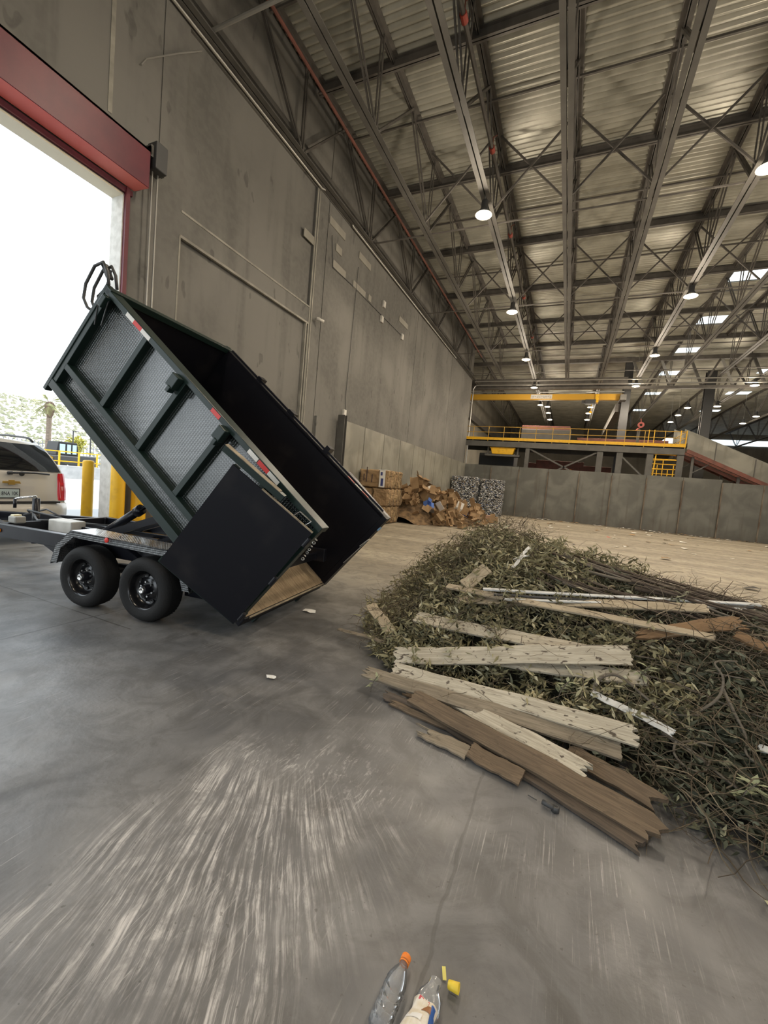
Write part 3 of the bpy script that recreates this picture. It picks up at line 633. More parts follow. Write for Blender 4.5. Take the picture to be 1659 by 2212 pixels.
# tarp arms and roller at the front edge
tp = MB(); tp.box(-.16, -.03, .30, 1.9, BH - .20, BH - .06); tarp = bp('tarp_housing', tp, M_BLACK, bevel=.02)
for y in (.14, .24):
    t = MB(); t.tube([(-.04, y, BH + .02), (-.16, y, BH + .12), (-.28, y, BH + .16), (-.36, y, BH + .05), (-.34, y, BH - .18), (-.26, y, BH - .32), (-.14, y, BH - .36), (-.04, y, BH - .34)], .017, 8); t.build('tarp_arm', M_DGREY, tarp, True)
t = MB(); t.tube([(-.20, .2, BH + .14), (-.14, .2, BH - .05), (-.18, .2, BH - .2), (-.06, .2, BH - .28)], .010, 6); t.tube([(-.10, .16, BH + .08), (-.02, .12, BH - .2), (.12, .11, BH - .42)], .006, 6); t.tube([(-.06, .14, BH + .02), (.12, .10, BH - .08), (.22, .10, BH - .36)], .006, 6); t.build('tarp_strap', M_DGREY, tarp)
b = MB(); b.bar((-.34, .2, BH + .13), (-.16, .2, BH + .06), .08, .03); b.build('roller_bracket', M_DGREY, tarp)
# rear barn door swung round against the near side
PH = math.radians(15); DR = math.radians(1.5)
door = empty('barn_door', parent=bed)
ex = Vector((-math.cos(PH) * math.cos(DR), -math.sin(PH), -math.sin(DR))).normalized(); ez = Vector((0, 0, 1)); ez = (ez - ex * ez.dot(ex)).normalized(); ey = ez.cross(ex).normalized()
door.matrix_local = Matrix.Translation((BL + .01, .05, -.0)) @ Matrix((ex, ey, ez)).transposed().to_4x4()
# local: x from the hinge to the free edge, y thickness, z up
sgn = 1 if ey.y > 0 else -1
W_, H_ = .97, 1.31
b = MB(); b.box(.0, W_, -.008, .008, .0, H_); b.build('door_sheet', M_BLACKIN, door)
b = MB()
b.box(.0, W_ + .02, sgn * .01 if sgn > 0 else -.06, .06 if sgn > 0 else -.01, -.02, .05)
b.box(.42, W_ + .17, .02 if sgn > 0 else -.08, .08 if sgn > 0 else -.02, H_ + .02, H_ + .085)
for x in (.0, .45, W_ - .06): b.box(x, x + .06, .01 if sgn > 0 else -.06, .06 if sgn > 0 else -.01, .0, H_)
b.build('door_frame', M_GREENBLK, door)
b = MB(); b.box(.0, W_ - .35, -.010, .05 if sgn > 0 else .010, H_, H_ + .012); b.box(.48, W_ + .17, .015 if sgn > 0 else -.08, .03 if sgn > 0 else -.015, H_ + .086, H_ + .092); b.build('worn_top_edge', M_PLYEDGE, door)
for z in (.12, .66, 1.2):
    b = MB(); b.tube([(-.015, 0, z - .05), (-.015, 0, z + .05)], .022, 10); b.build('hinge', M_BLACK, door)
b = MB(); b.tube([(.10, 0, H_ + .005), (.08, -.02, H_ + .07), (.22, -.02, H_ + .075), (.24, 0, H_ + .005)], .008, 6); b.build('latch_loop', M_CHROME, door)
# far barn door, seen edge-on past the far side
fd = empty('barn_door', parent=bed); fd.location = (BL + .01, Y1 + .06, 0); fd.rotation_euler = (0, 0, math.radians(172))
b = MB(); b.box(0, .97, -.03, .03, .0, 1.36); b.build('door_sheet', M_BLACK, fd)
b = MB(); b.box(.0, .97, -.05, .05, 1.32, 1.39); b.box(.92, .99, -.05, .05, 0, 1.36); b.build('door_frame', M_BLACK, fd)
# chain and pins hanging at the rear posts
b = MB()
for k in range(7): b.lathe([(.012, -.004), (.018, 0), (.012, .004), (.008, 0)], 8, Matrix.Translation((BL + .03, .10 + .02 * k, BH - .12 - .05 * k)) @ Matrix.Rotation(k * 1.2, 4, 'X'), True)
bp('safety_chain', b, M_GALV)
b = MB(); b.tube([(BL + .05, Y1 - .3, BH - .5), (BL + .06, Y1 - .25, BH - .38), (BL + .06, Y1 - .17, BH - .36), (BL + .05, Y1 - .2, BH - .55), (BL + .05, Y1 - .3, BH - .85)], .006, 6); bp('wire_loop', b, M_GALV)
b = MB(); b.box(BL + .03, BL + .045, Y1 - .10, Y1 - .02, BH - .22, BH - .17); bp('blue_sticker', b, mat('pale_blue_sticker', (.25, .45, .75), .5))

# ================================================================ PICKUP TRUCK-BASED WAGON AND YARD
def text_mesh(s, size, m, name, parent, M0, depth=.002):
    cu = bpy.data.curves.new(name, 'FONT'); cu.body = s; cu.size = size; cu.extrude = depth; cu.align_x = 'CENTER'; cu.align_y = 'CENTER'
    tmp = bpy.data.objects.new('tmp', cu); COL.objects.link(tmp); dg = bpy.context.evaluated_depsgraph_get(); dg.update()
    me = bpy.data.meshes.new_from_object(tmp.evaluated_get(dg)); bpy.data.objects.remove(tmp); me.materials.clear(); me.materials.append(m)
    o = link(name, me, parent); o.matrix_local = M0; return o
S = empty('car', (-9.32, 4.16, 0))
tag(S, 'white sport utility vehicle seen from behind in the doorway, towing the trailer', 'car')
M_CARP = mat('white_car_paint', (.56, .53, .47), .22, 0, spec=.6)
M_CARB = mat('black_trim', (.012, .012, .012), .5)
hw = [(.42, .90), (.60, .965), (.80, .99), (1.05, .995), (1.30, .965), (1.42, .935), (1.60, .87), (1.78, .79), (1.87, .73), (1.925, .64), (1.95, .45), (1.955, .0)]
zs_ = [z for z, w in hw]
def rear_x(z, yn):   # rearmost surface (local -x is forward); slope of the hatch plus plan curvature
    base = .0 if z < .85 else -.015 - .03 * max(0, (z - .85)) / .5
    if z > 1.36: base -= .34 * ((z - 1.36) / .6) ** 1.25
    return base - .10 * abs(yn) ** 3.5
V, F = [], []
NYc = 22; st = [0, .12, .35, .8, 1.6, 2.6, 3.3]
for z, w in hw:
    row = []
    for k in range(NYc + 1):
        yn = -1 + 2 * k / NYc; V.append((rear_x(z, yn), yn * w, z))
for i in range(len(hw) - 1):
    for k in range(NYc): a = i * (NYc + 1) + k; F.append((a, a + 1, a + NYc + 2, a + NYc + 1))
for sy in (-1, 1):
    off = len(V)
    for z, w in hw:
        x0 = rear_x(z, 1)
        for d in st: V.append((x0 - d, sy * w * (1 + .01 * min(d, .8)), z + (.01 if z > 1.9 else 0) * min(d, 1)))
    n = len(st)
    for i in range(len(hw) - 1):
        for k in range(n - 1): a = off + i * n + k; F.append((a, a + 1, a + n + 1, a + n) if sy < 0 else (a + n, a + n + 1, a + 1, a))
# roof closes the two sides
off = len(V)
for d in st:
    for k in range(9): yn = -1 + 2 * k / 8; V.append((rear_x(1.955, 0) - .02 - d, yn * .45, 1.953 + .012 * min(d, 1) - .02 * yn * yn))
for i in range(len(st) - 1):
    for k in range(8): a = off + i * 9 + k; F.append((a, a + 1, a + 10, a + 9))
body = link('body', fast_mesh('body', V, F, M_CARP, True), S)
b = MB(); b.prism([(-3.3, .42), (-3.3, 1.30), (-3.7, 1.28), (-4.9, 1.12), (-5.0, .7), (-4.9, .42)], -.95, .95); b.build('bonnet', M_CARP, S, bevel=.05)
b = MB(); b.prism([(-3.0, 1.93), (-3.7, 1.30), (-3.3, 1.28), (-2.9, 1.4)], -.75, .75); b.build('windscreen', M_GLASSD, S)
# rear glass, lamps, bumper
def rear_patch(name, m, z0, z1, wf0, wf1, off_, n=14, parent=S):
    V, F = [], []; nz = 6
    for i in range(nz + 1):
        t = i / nz; z = z0 + (z1 - z0) * t; wf = wf0 + (wf1 - wf0) * t; w = np.interp(z, zs_, [q for _, q in hw])
        for k in range(n + 1): yn = (-1 + 2 * k / n) * wf; V.append((rear_x(z, yn) + off_, yn * w, z))
    for i in range(nz):
        for k in range(n): a = i * (n + 1) + k; F.append((a, a + 1, a + n + 2, a + n + 1))
    return link(name, fast_mesh(name, V, F, m, True), parent)
rear_patch('rear_window', M_GLASSD, 1.385, 1.885, .965, .955, .012)
rear_patch('hatch_gap', M_CARB, .78, .79, .93, .93, .004)
rear_patch('plate_recess_shade', mat('shaded_recess_paint', (.50, .47, .42), .4), .86, 1.10, .44, .42, .003)  # darker paint patch imitates the shade inside the plate recess
for sy in (-1, 1):
    V, F = [], []
    for i, z in enumerate([.82, .86, 1.0, 1.15, 1.28, 1.36]):
        w = np.interp(z, zs_, [q for _, q in hw]); yi = {0: .86, 1: .845, 2: .84, 3: .85, 4: .865, 5: .90}[i]
        for (yn, dx, dy) in ((yi, .002, 0), (yi + .02, .028, 0), (.965, .03, 0), (1.005, .02, .012), (1.012, -.16, .014), (1.0, -.22, .0)):
            V.append((rear_x(z, min(yn, 1)) + dx, sy * (yn * w + dy), z))
    for i in range(5):
        for k in range(5): a = i * 6 + k; F.append((a, a + 1, a + 7, a + 6))
    tl = link('tail_light', fast_mesh('tail_light', V, F, mat('red_lens%d' % sy, (.55, .012, .02), .12, spec=.7), True), S)
    for z0, z1, m in ((1.02, 1.10, M_WHITET), (1.13, 1.18, M_REDT)):
        b = MB(); b.box(rear_x(1.05, .93) + .022, rear_x(1.05, .93) + .032, sy * .88 if sy > 0 else -.945, .945 if sy > 0 else -.88, z0, z1); b.build('reversing_lamp', mat('pink_lens%d%d' % (sy, z0 * 100), (.75, .25, .25) if z0 < 1.1 else (.7, .02, .03), .2), tl)
b = MB()
bz = [(.40, .02), (.43, .10), (.52, .14), (.66, .145), (.75, .12), (.79, .06), (.80, -.05)]
V, F = [], []; n = 24
for z, dx in bz:
    for k in range(n + 1):
        yn = -1 + 2 * k / n; V.append((dx - .26 * abs(yn) ** 5, yn * 1.045, z))
for i in range(len(bz) - 1):
    for k in range(n): a = i * (n + 1) + k; F.append((a, a + 1, a + n + 2, a + n + 1))
for sy in (-1, 1):
    off = len(V)
    for z, dx in bz: V += [(dx - .26, sy * 1.045, z), (-.75, sy * 1.02, z)]
    for i in range(len(bz) - 1): a = off + 2 * i; F.append((a, a + 1, a + 3, a + 2))
bump = link('rear_bumper', fast_mesh('rear_bumper', V, F, M_CARP, True), S)
b = MB(); b.box(-.05, .12, -.80, .80, .785, .815); b.build('step_pad', M_CARB, bump, bevel=.01)
b = MB(); b.box(.0, .10, -.9, .9, .36, .44); b.build('lower_valance', M_CARB, bump)
b = MB(); b.box(-.3, .34, -.04, .04, .44, .50); b.build('tow_hitch', M_CARB, S)
# licence plate with its characters, gold cross badge, wiper
pl = empty('licence_plate', parent=S)
b = MB(); b.box(.000, .012, -.16, .16, .885, 1.035); b.build('plate_sheet', mat('plate_white', (.42, .50, .50), .4), pl)
b = MB(); b.box(-.002, .010, -.175, .175, .868, .884); b.box(-.002, .010, -.175, .175, 1.036, 1.05); b.box(-.002, .01, -.175, -.161, .868, 1.05); b.box(-.002, .01, .161, .175, .868, 1.05); b.build('plate_frame', M_CARB, pl)
text_mesh('4 8NA 10K', .088, mat('plate_letters', (.03, .035, .05), .5), 'plate_characters', pl, Matrix.Translation((.013, -.004, .955)) @ Matrix.Rotation(math.pi/2, 4, 'Z') @ Matrix.Rotation(math.pi/2, 4, 'X') @ Matrix.Diagonal((.74, 1.15, 1, 1)))
b = MB(); b.prism([(-.135, -.018), (-.045, -.018), (-.05, -.042), (.05, -.042), (.055, -.018), (.145, -.018), (.125, .024), (.045, .024), (.05, .046), (-.045, .046), (-.04, .024), (-.13, .024)], .0, .02, 0)
o = b.build('gold_badge', mat('gold_badge', (.50, .33, .09), .3, .7), S, bevel=.004); o.location = (.0, .04, 1.16)
b = MB(); b.tube([(.01, .05, 1.335), (.02, .20, 1.345), (.01, .42, 1.35), (-.02, .66, 1.335)], .016, 8); b.tube([(.01, .05, 1.335), (.01, -.02, 1.33)], .03, 8); b.lathe([(0, 0), (.045, 0), (.03, .03), (0, .03)], 14, Matrix.Translation((.0, .2, 1.325)) @ Matrix.Rotation(math.pi/2, 4, 'Y')); b.build('rear_wiper', M_CARB, S, True)
for sy in (-.62, .62):
    b = MB(); b.tube([(-.55, sy, 1.95), (-.7, sy, 2.02), (-1.4, sy, 2.05), (-2.4, sy, 2.04), (-2.6, sy, 1.97)], .022, 8); b.build('roof_rail', M_CARB, S, True)
for x in (-.95, -4.0):
    for sy in (-1, 1):
        b = MB(); b.lathe([(.0, 0), (.23, .0), (.25, .02), (.34, .02), (.385, -.02), (.39, -.12), (.385, -.22), (.2, -.24)], 32, Matrix.Translation((x, sy * .98, .39)) @ Matrix.Rotation(-sy * math.pi/2, 4, 'X')); b.build('wheel', M_RUBBER, S, True)
b = MB(); b.box(-4.8, -.1, -.9, .9, .34, .5); b.build('underbody', M_CARB, S)

# bollards
def bollard(x, y, rr, h, label, grp=None):
    r = empty('bollard', (x, y, 0)); b = MB(); b.lathe([(rr, 0), (rr, h - .03), (rr * .93, h - .005), (rr * .75, h + .012), (0, h + .02)], 28); b.build('post', M_YEL, r, True)
    b = MB(); b.lathe([(rr * 1.2, 0), (rr * 1.2, .012), (rr, .014)], 28); b.build('base_plate', M_STEELG, r); tag(r, label, 'bollard', grp); return r
bollard(-10.15, 6.02, .115, 1.66, 'yellow bollard outside in the sun between the white car and the door jamb')
bollard(-8.30, 5.50, .13, 1.68, 'yellow bollard nearest the door jamb, just inside the doorway', 'bollards inside the door')
bollard(-8.22, 5.90, .14, 1.75, 'yellow bollard in the middle of the inside group, under the tipped trailer box', 'bollards inside the door')
bollard(-8.16, 6.36, .15, 1.75, 'yellow bollard farthest from the jamb, behind the hydraulic cylinder', 'bollards inside the door')

# yard: barrier, railing, iron fence, loader, palm, bushes, poles, hillside
def yd(y, x0=-38): return x0
b = MB(); b.box(-35.2, -34.8, 8, 26, -.05, .95); tag(b.build('concrete_barrier', mat('sunlit_concrete', (.48, .48, .47), .8, col2=(.38, .38, .38), scale=2), bevel=.04), 'low pale concrete barrier across the sunlit yard', 'barrier')
r = empty('yard_railing', (-36, 17, 0))
for z in (1.25, 2.0): b = MB(); b.box(-.04, .04, -9, 8, z - .04, z + .04); b.build('rail', M_YEL, r)
for k in range(13): b = MB(); b.box(-.05, .05, -9 + k * 1.4 - .05, -9 + k * 1.4 + .05, .0, 2.05); b.build('post', M_YEL, r)
tag(r, 'yellow pipe railing along the far side of the yard', 'railing')
r = empty('iron_fence', (-47, 24, 0))
b = MB()
for k in range(70): b.box(-.025, .025, -12 + k * .34, -11.95 + k * .34, 0, 2.9)
b.box(-.03, .03, -12, 12, .4, .47); b.box(-.03, .03, -12, 12, 2.6, 2.67); b.build('pickets', mat('grey_iron', (.22, .23, .26), .6), r)
for k in range(5): b = MB(); b.box(-.08, .08, -12 + k * 6 - .08, -12 + k * 6 + .08, 0, 3.1); b.build('post', M_DGREY, r)
tag(r, 'tall dark picket fence at the foot of the hill', 'fence')
r = empty('wheel_loader', (-40.5, 21.8, 0)); r.scale = (1, 1, 1)
b = MB(); b.box(-.9, .9, -.9, .9, .9, 1.7); b.box(-.8, .8, .9, 2.6, .8, 1.8); b.build('chassis', M_DGREY, r, bevel=.1)
b = MB(); b.prism([(-.9, 1.7), (.95, 1.7), (.75, 2.85), (-.7, 2.85)], -.8, .8, 0); b.build('cab', M_CARB, r, bevel=.05)
for y0, y1 in ((-.62, -.2), (-.05, .25), (.38, .7)):
    b = MB(); b.box(.8, .82, y0, y1, 1.85, 2.65); b.build('cab_window', mat('pale_glass%d' % (y0 * 100), (.45, .62, .68), .2), r)
b = MB(); b.bar((.3, -.9, 1.3), (.3, -2.6, 2.3), .25, .3); b.bar((.3, -2.6, 2.5), (.3, -2.9, .8), .25, .35); b.build('loader_arm', M_YEL, r, bevel=.03)
for y in (-.7, 1.9):
    b = MB(); b.lathe([(0, 0), (.5, 0), (.62, -.08), (.62, -.35), (0, -.4)], 24, Matrix.Translation((1.15, y, .62)) @ Matrix.Rotation(math.pi/2, 4, 'Y')); b.build('wheel', M_RUBBER, r, True)
tag(r, 'dark wheel loader with a raised yellow arm behind the yard railing', 'loader')
# palm tree
r = empty('palm_tree', (-45, 23.0, 0))
b = MB(); b.tube([(0, 0, -.1), (.05, 0, 2.5), (0, .05, 5.0), (.05, .05, 6.2)], .24, 12, r2=.19); b.build('trunk', mat('palm_trunk', (.26, .20, .15), .9, col2=(.16, .12, .09), scale=4, stretch=(1, 1, 4)), r, True)
b = MB(); b.lathe([(.2, -.3), (.36, .3), (.42, .8), (.25, 1.1), (0, 1.2)], 14, Matrix.Translation((.05, .05, 5.4))); b.build('boot', mat('palm_boot', (.15, .10, .07), .95, bump=.8, scale=6), r)
M_FROND = mat('palm_frond', (.22, .24, .09), .7, col2=(.38, .36, .16), scale=1.5)
for k in range(30):
    a = k * 2.4; el = random.uniform(-.75, 1.15); b = MB(); L_ = random.uniform(1.1, 1.6)
    pts = []
    for i in range(6):
        t = i / 5; pts.append(Vector((math.cos(a) * math.cos(el) * L_ * t, math.sin(a) * math.cos(el) * L_ * t, 6.4 + math.sin(el) * L_ * t - .35 * t * t)))
    b.tube(pts, .02, 4)
    sd_ = Vector((-math.sin(a), math.cos(a), 0))
    for q in range(11):   # fan leaflets
        t = .55 + .45 * q / 10; p = pts[2].lerp(pts[5], q / 10)
        for s in (-1, 1):
            tip = p + sd_ * s * (.42 - .25 * abs(q / 10 - .4)) + (pts[5] - pts[3]).normalized() * .32 - Vector((0, 0, .12))
            b.quad(p, p + (pts[5] - pts[3]).normalized() * .05, tip)
    b.build('frond', M_FROND, r)
tag(r, 'palm tree standing in front of the speckled hillside', 'palm tree')
for k, (x, y, h, lab) in enumerate([(-44, 24.6, 4.1, 'thin dark lamp pole left of the yellow bush'), (-44, 26.2, 4.0, 'thin dark lamp pole right of the yellow bush')]):
    b = MB(); b.tube([(x, y, 0), (x, y, h)], .06, 8); b.box(x - .05, x + .05, y - .05, y + .45, h - .05, h + .03); tag(b.build('light_pole', M_DGREY), lab, 'pole')
def bush(name, x, y, z0, rad, n, m, label, cat):
    r = empty(name, (x, y, 0)); rr = RNG.normal(0, 1, (n, 3)); rr /= np.linalg.norm(rr, axis=1)[:, None]; rr *= rad * RNG.uniform(.35, 1, (n, 1)); rr[:, 2] += z0
    V = []; F = []
    for p in rr:
        a = RNG.normal(0, 1, 3); a /= np.linalg.norm(a); c = RNG.normal(0, 1, 3); c /= np.linalg.norm(c); k = len(V); s = rad * .16
        V += [p - a * s, p + c * s * .5, p + a * s, p - c * s * .5]; F.append((k, k + 1, k + 2, k + 3))
    link('foliage', fast_mesh('foliage', V, F, m), r); b = MB(); b.tube([(0, 0, 0), (0, 0, z0)], .06, 7); b.build('stem', M_STEEL, r); tag(r, label, cat)
bush('yard_tree', -46, 26.0, 2.9, .95, 900, mat('sunlit_yellow_leaves', (.50, .44, .06), .7, col2=(.36, .36, .07), scale=3), 'small round yellow-green tree beside the dark picket fence', 'tree')
# hillside
N_ = 80; V = []; F = []
for i in range(N_ + 1):
    for j in range(31):
        y = -70 + 200 * i / N_; t = j / 30; x = -62 - 60 * t
        V.append((x + 1.5 * math.sin(y * .1), y, -.3 + 15.5 * (t ** .8) * (1 + .05 * math.sin(y * .05)) - .012 * (y - 10) * t + .3 * math.sin(y * .9 + j * 1.3) * t))
for i in range(N_):
    for j in range(30): a = i * 31 + j; F.append((a, a + 1, a + 32, a + 31))
M_HILL = mat('dry_hillside', (.66, .62, .54), .95, col2=(.56, .53, .44), scale=.4)
struct(link('hill', fast_mesh('hill', V, F, M_HILL, True)))
# scrub dots over the hill
V, F = [], []
for k in range(5200):
    t = RNG.uniform(.0, .95); y = RNG.uniform(0, 75); x = -62 - 60 * t
    z = -.3 + 15.5 * (t ** .8) * (1 + .05 * math.sin(y * .05)) - .012 * (y - 10) * t; s = RNG.uniform(.13, .34)
    n0 = len(V); x += 1.5 * math.sin(y * .1)
    for q in range(5): a = 2 * math.pi * q / 5 + k; V.append((x + s * math.cos(a), y + 1.3 * s * math.sin(a), z))
    V.append((x, y, z + s * 1.3))
    for q in range(5): F.append((n0 + q, n0 + (q + 1) % 5, n0 + 5))
tag(link('hillside_scrub', fast_mesh('hillside_scrub', V, F, mat('grey_green_scrub', (.16, .17, .10), .9, col2=(.22, .21, .14), scale=.3))), 'countless grey-green scrub bushes dotted over the dry hillside', 'scrub', None, 'stuff')

# ================================================================ FAR END MACHINERY
M_YELD = mat('worn_yellow_rail', (.56, .33, .03), .55, 0, col2=(.40, .24, .04), scale=3)
r = empty('sorting_platform', (0, 37.0, 0))
b = MB(); b.box(-9.4, 7.4, -.6, -.45, 5.75, 6.28); b.box(-9.4, 7.4, -.6, 3.2, 6.2, 6.3); b.box(-9.4, 7.4, 3.05, 3.2, 5.75, 6.28); b.build('deck_beam', M_STEELG, r)
b = MB(); b.box(-9.4, 7.4, -.62, -.60, 6.30, 6.52); b.build('toe_board', M_YEL, r)
for z in (6.95, 7.42): b = MB(); b.bar((-9.4, -.58, z), (7.4, -.58, z), .045, .045); b.bar((7.35, -.58, z), (7.35, 3.1, z), .045, .045); b.bar((-9.35, -.58, z), (-9.35, 3.1, z), .045, .045); b.build('rail', M_YELD, r)
for k in range(14): x = -9.35 + k * 16.7 / 13; b = MB(); b.bar((x, -.58, 6.2), (x, -.58, 7.45), .05, .05); b.build('rail_post', M_YELD, r)
for x in (-8.9, -3.45, 1.95, 3.3, 5.3, 7.2):
    b = MB(); w = .16 if x < 1 else .21; b.box(x - w, x + w, -.5, -.46, 0, 5.8); b.box(x - w, x + w, -.2, -.16, 0, 5.8); b.box(x - .02, x + .02, -.46, -.2, 0, 5.8); b.build('column', M_STEELG, r)
for p, q in (((-3.3, 5.7), (.2, 4.0)), ((1.8, 5.7), (-1.2, 4.0)), ((3.4, 5.5), (5.1, 3.9))):
    b = MB(); b.bar((p[0], -.3, p[1]), (q[0], -.3, q[1]), .12, .12); b.build('brace', M_STEELG, r)
for x in (5.0, 7.0): b = MB(); b.box(x, x + .35, -.62, -.58, 6.5, 6.55); b.box(x, x + .05, -.64, -.56, 6.5, 7.5); b.box(x + .35, x + .4, -.64, -.56, 6.5, 7.5); b.build('gate_frame', M_YEL, r)
tag(r, 'grey steel sorting platform with yellow railings above the far wall', 'platform')
r = empty('access_stair', (0, 37.1, 0))
for x in (5.55, 7.05): b = MB(); b.bar((x, -.45, 3.0), (x + .15, -.45, 6.1), .08, .08); b.build('stringer', M_YEL, r)
for k in range(8): b = MB(); b.box(5.5, 7.2, -.5, -.2, 3.2 + k * .36, 3.25 + k * .36); b.build('tread', M_YEL, r)
for k in range(6): x = 5.5 + k * .34; b = MB(); b.bar((x, -.52, 3.0), (x, -.52, 4.6 + (k % 3) * .35), .05, .05); b.build('baluster', M_YEL, r)
b = MB(); b.bar((5.5, -.52, 4.62), (7.3, -.52, 4.70), .05, .05); b.bar((5.5, -.52, 5.3), (7.3, -.52, 5.36), .05, .05); b.build('handrail', M_YEL, r)
tag(r, 'yellow access stair below the right end of the sorting platform', 'stair')
r = empty('yellow_skip', (-5.5, 36.95, 5.15)); b = MB(); b.prism([(-.85, 0), (.85, 0), (1.0, .50), (-1.0, .50)], -.35, .35); b.build('tub', M_YEL, r, bevel=.03); b = MB(); b.box(-1.05, 1.05, -.38, .38, .50, .56); b.build('rim', M_YEL, r)
for x in (-1.25, 1.25): b = MB(); b.box(x - .06, x + .06, -.06, .06, -.15, .65); b.build('hanger', M_STEELG, r)
b = MB(); b.box(-1.45, 1.45, -.4, .4, -.18, -.02); b.build('tray', M_STEELG, r); tag(r, 'yellow tub hanging below the left part of the platform', 'tub')
b = MB(); b.box(-4.3, -.4, 38.2, 39.8, 6.3, 7.9); tag(b.build('waste_container', M_RUST, bevel=.04), 'dull red steel container standing on the sorting platform', 'container')
b = MB(); b.box(-4.2, -.3, 37.3, 38.1, 6.3, 7.45); tag(b.build('conveyor_housing', M_STEELG, bevel=.04), 'long grey machine housing behind the platform railing', 'machine')
b = MB(); b.box(.2, 6.6, 38.0, 39.0, 6.3, 6.95); tag(b.build('sorting_belt', M_RUST, bevel=.03), 'low red belt frame behind the right half of the platform railing', 'conveyor')
b = MB(); b.box(-3.9, 3.2, 41.0, 43.0, 0, 4.9); b.box(-3.0, 1.0, 40.9, 41.0, 4.3, 5.2); tag(b.build('baler', M_RUST, bevel=.05), 'dark red baling machine in the gloom under the platform', 'machine')
b = MB(); b.box(-.4, .05, 40.6, 40.9, 4.15, 4.5); tag(b.build('control_box', mat('orange_box', (.8, .32, .03), .5), bevel=.02), 'small orange control box under the platform', 'control box')
b = MB(); b.box(-8.3, -5.0, 41, 44, 0, 5.6); b.box(-6.4, -4.4, 39.8, 41, 0, 4.4); tag(b.build('hopper', M_DGREY, bevel=.05), 'dark hopper in the shadows under the left end of the platform', 'machine')
def conveyor(y0, dz, label, grp):
    r = empty('inclined_conveyor', (0, y0, dz))
    P = lambda x: 7.4 - .275 * (x - 7.6) * 1.78
    x0, x1 = 7.5, 15.5
    b = MB(); b.quad((x0, -.5, 7.45), (x1, -.5, 3.9), (x1, -.5, 2.55), (x0, -.5, 6.15)); b.quad((x0, -.46, 7.45), (x0, -.46, 6.15), (x1, -.46, 2.55), (x1, -.46, 3.9)); b.quad((x0, -.5, 7.45), (x0, -.46, 7.45), (x1, -.46, 3.9), (x1, -.5, 3.9)); b.quad((x0, -.5, 7.45), (x0, -.5, 6.15), (x0, -.46, 6.15), (x0, -.46, 7.45)); b.build('near_side_plate', M_PUSHC, r)
    b = MB(); b.quad((x0, .9, 7.85), (x1, .9, 4.3), (x1, .9, 2.6), (x0, .9, 6.2)); b.quad((x0, .94, 7.85), (x0, .94, 6.2), (x1, .94, 2.6), (x1, .94, 4.3)); b.build('far_side_plate', M_PUSHC, r)
    b = MB(); b.bar((x0, .2, 6.6), (x1, .2, 3.0), 1.3, .08, (0, 0, 1)); b.build('belt', M_DGREY, r)
    b = MB(); b.bar((x0, -.56, 6.05), (x1, -.56, 2.48), .14, .26); b.bar((x0, .2, 5.7), (x1, .2, 2.1), .1, .2); b.build('red_frame', M_RUST, r)
    for x in (9.2, 11.5, 13.8):
        z = 7.45 - (x - x0) * .444; b = MB(); b.bar((x, -.52, z), (x, -.52, z - 1.33), .05, .06); b.build('stiffener', M_STEELG, r)
    for x in (8.0, 10.8): b = MB(); z = 5.9 - (x - x0) * .45; b.box(x - .08, x + .08, -.2, -.04, -dz, z); b.bar((x, -.12, z - 1.2), (x + 1.0, -.12, z - .5), .08, .08); b.build('support_leg', M_STEELG, r)
    tag(r, label, 'conveyor', grp)
conveyor(36.9, 0, 'front grey inclined conveyor with red frame coming down at the right', 'inclined conveyors')
conveyor(40.6, .55, 'rear grey inclined conveyor, partly behind the front one', 'inclined conveyors')
# overhead crane with its sign, hoist and runway
r = empty('overhead_crane', (0, 40.0, 0))
b = MB(); b.box(-9.8, 3.3, -.18, .18, 10.45, 10.95); b.build('bridge_girder', mat('crane_yellow', (.55, .30, .02), .5), r)
b = MB(); b.bar((-9.9, -.25, 11.1), (3.35, -.25, 11.1), .05, .08); b.build('cable_rail', M_GALV, r)
b = MB(); b.box(-4.0, -2.2, -.21, -.19, 10.53, 10.90); sg = b.build('sign_board', M_WHITEP, r)
b = MB()
for k in range(9): b.box(-3.85 + k * .18, -3.72 + k * .18, -.216, -.21, 10.64 + .03 * math.sin(k * 2.1), 10.74 + .03 * math.cos(k))
b.build('faded_lettering', mat('faded_grey_ink', (.38, .36, .33), .6), sg)
b = MB(); b.box(.5, 1.3, -.35, .35, 10.1, 10.45); b.box(.2, .6, -.25, .25, 10.2, 10.4); b.build('hoist', M_DGREY, r); b = MB(); b.tube([(1.0, 0, 10.1), (1.0, 0, 9.5)], .02, 6); b.box(.9, 1.1, -.08, .08, 9.35, 9.5); b.build('hook_block', M_YEL, r)
b = MB(); b.box(1.25, 1.5, -.3, .3, 10.2, 10.9); b.build('yellow_drum', M_YEL, r)
for x in (-9.9, 3.2): b = MB(); b.box(x - .15, x + .3, -.9, .9, 10.3, 10.75); b.build('end_truck', M_STEELG, r)
tag(r, 'yellow overhead travelling crane with a white sign, spanning the rear bay', 'crane')
b = MB(); b.box(-10.88, -10.5, YF + .05, 62, 9.6, 10.3); tag(b.build('crane_runway', M_STEEL), 'dark crane runway beam along the left wall of the rear bay', 'runway beam')
b = MB(); b.box(2.9, 3.5, 40.65, 62, 9.6, 10.3); tag(b.build('crane_runway', M_STEEL), 'dark crane runway beam running back from the big column', 'runway beam')
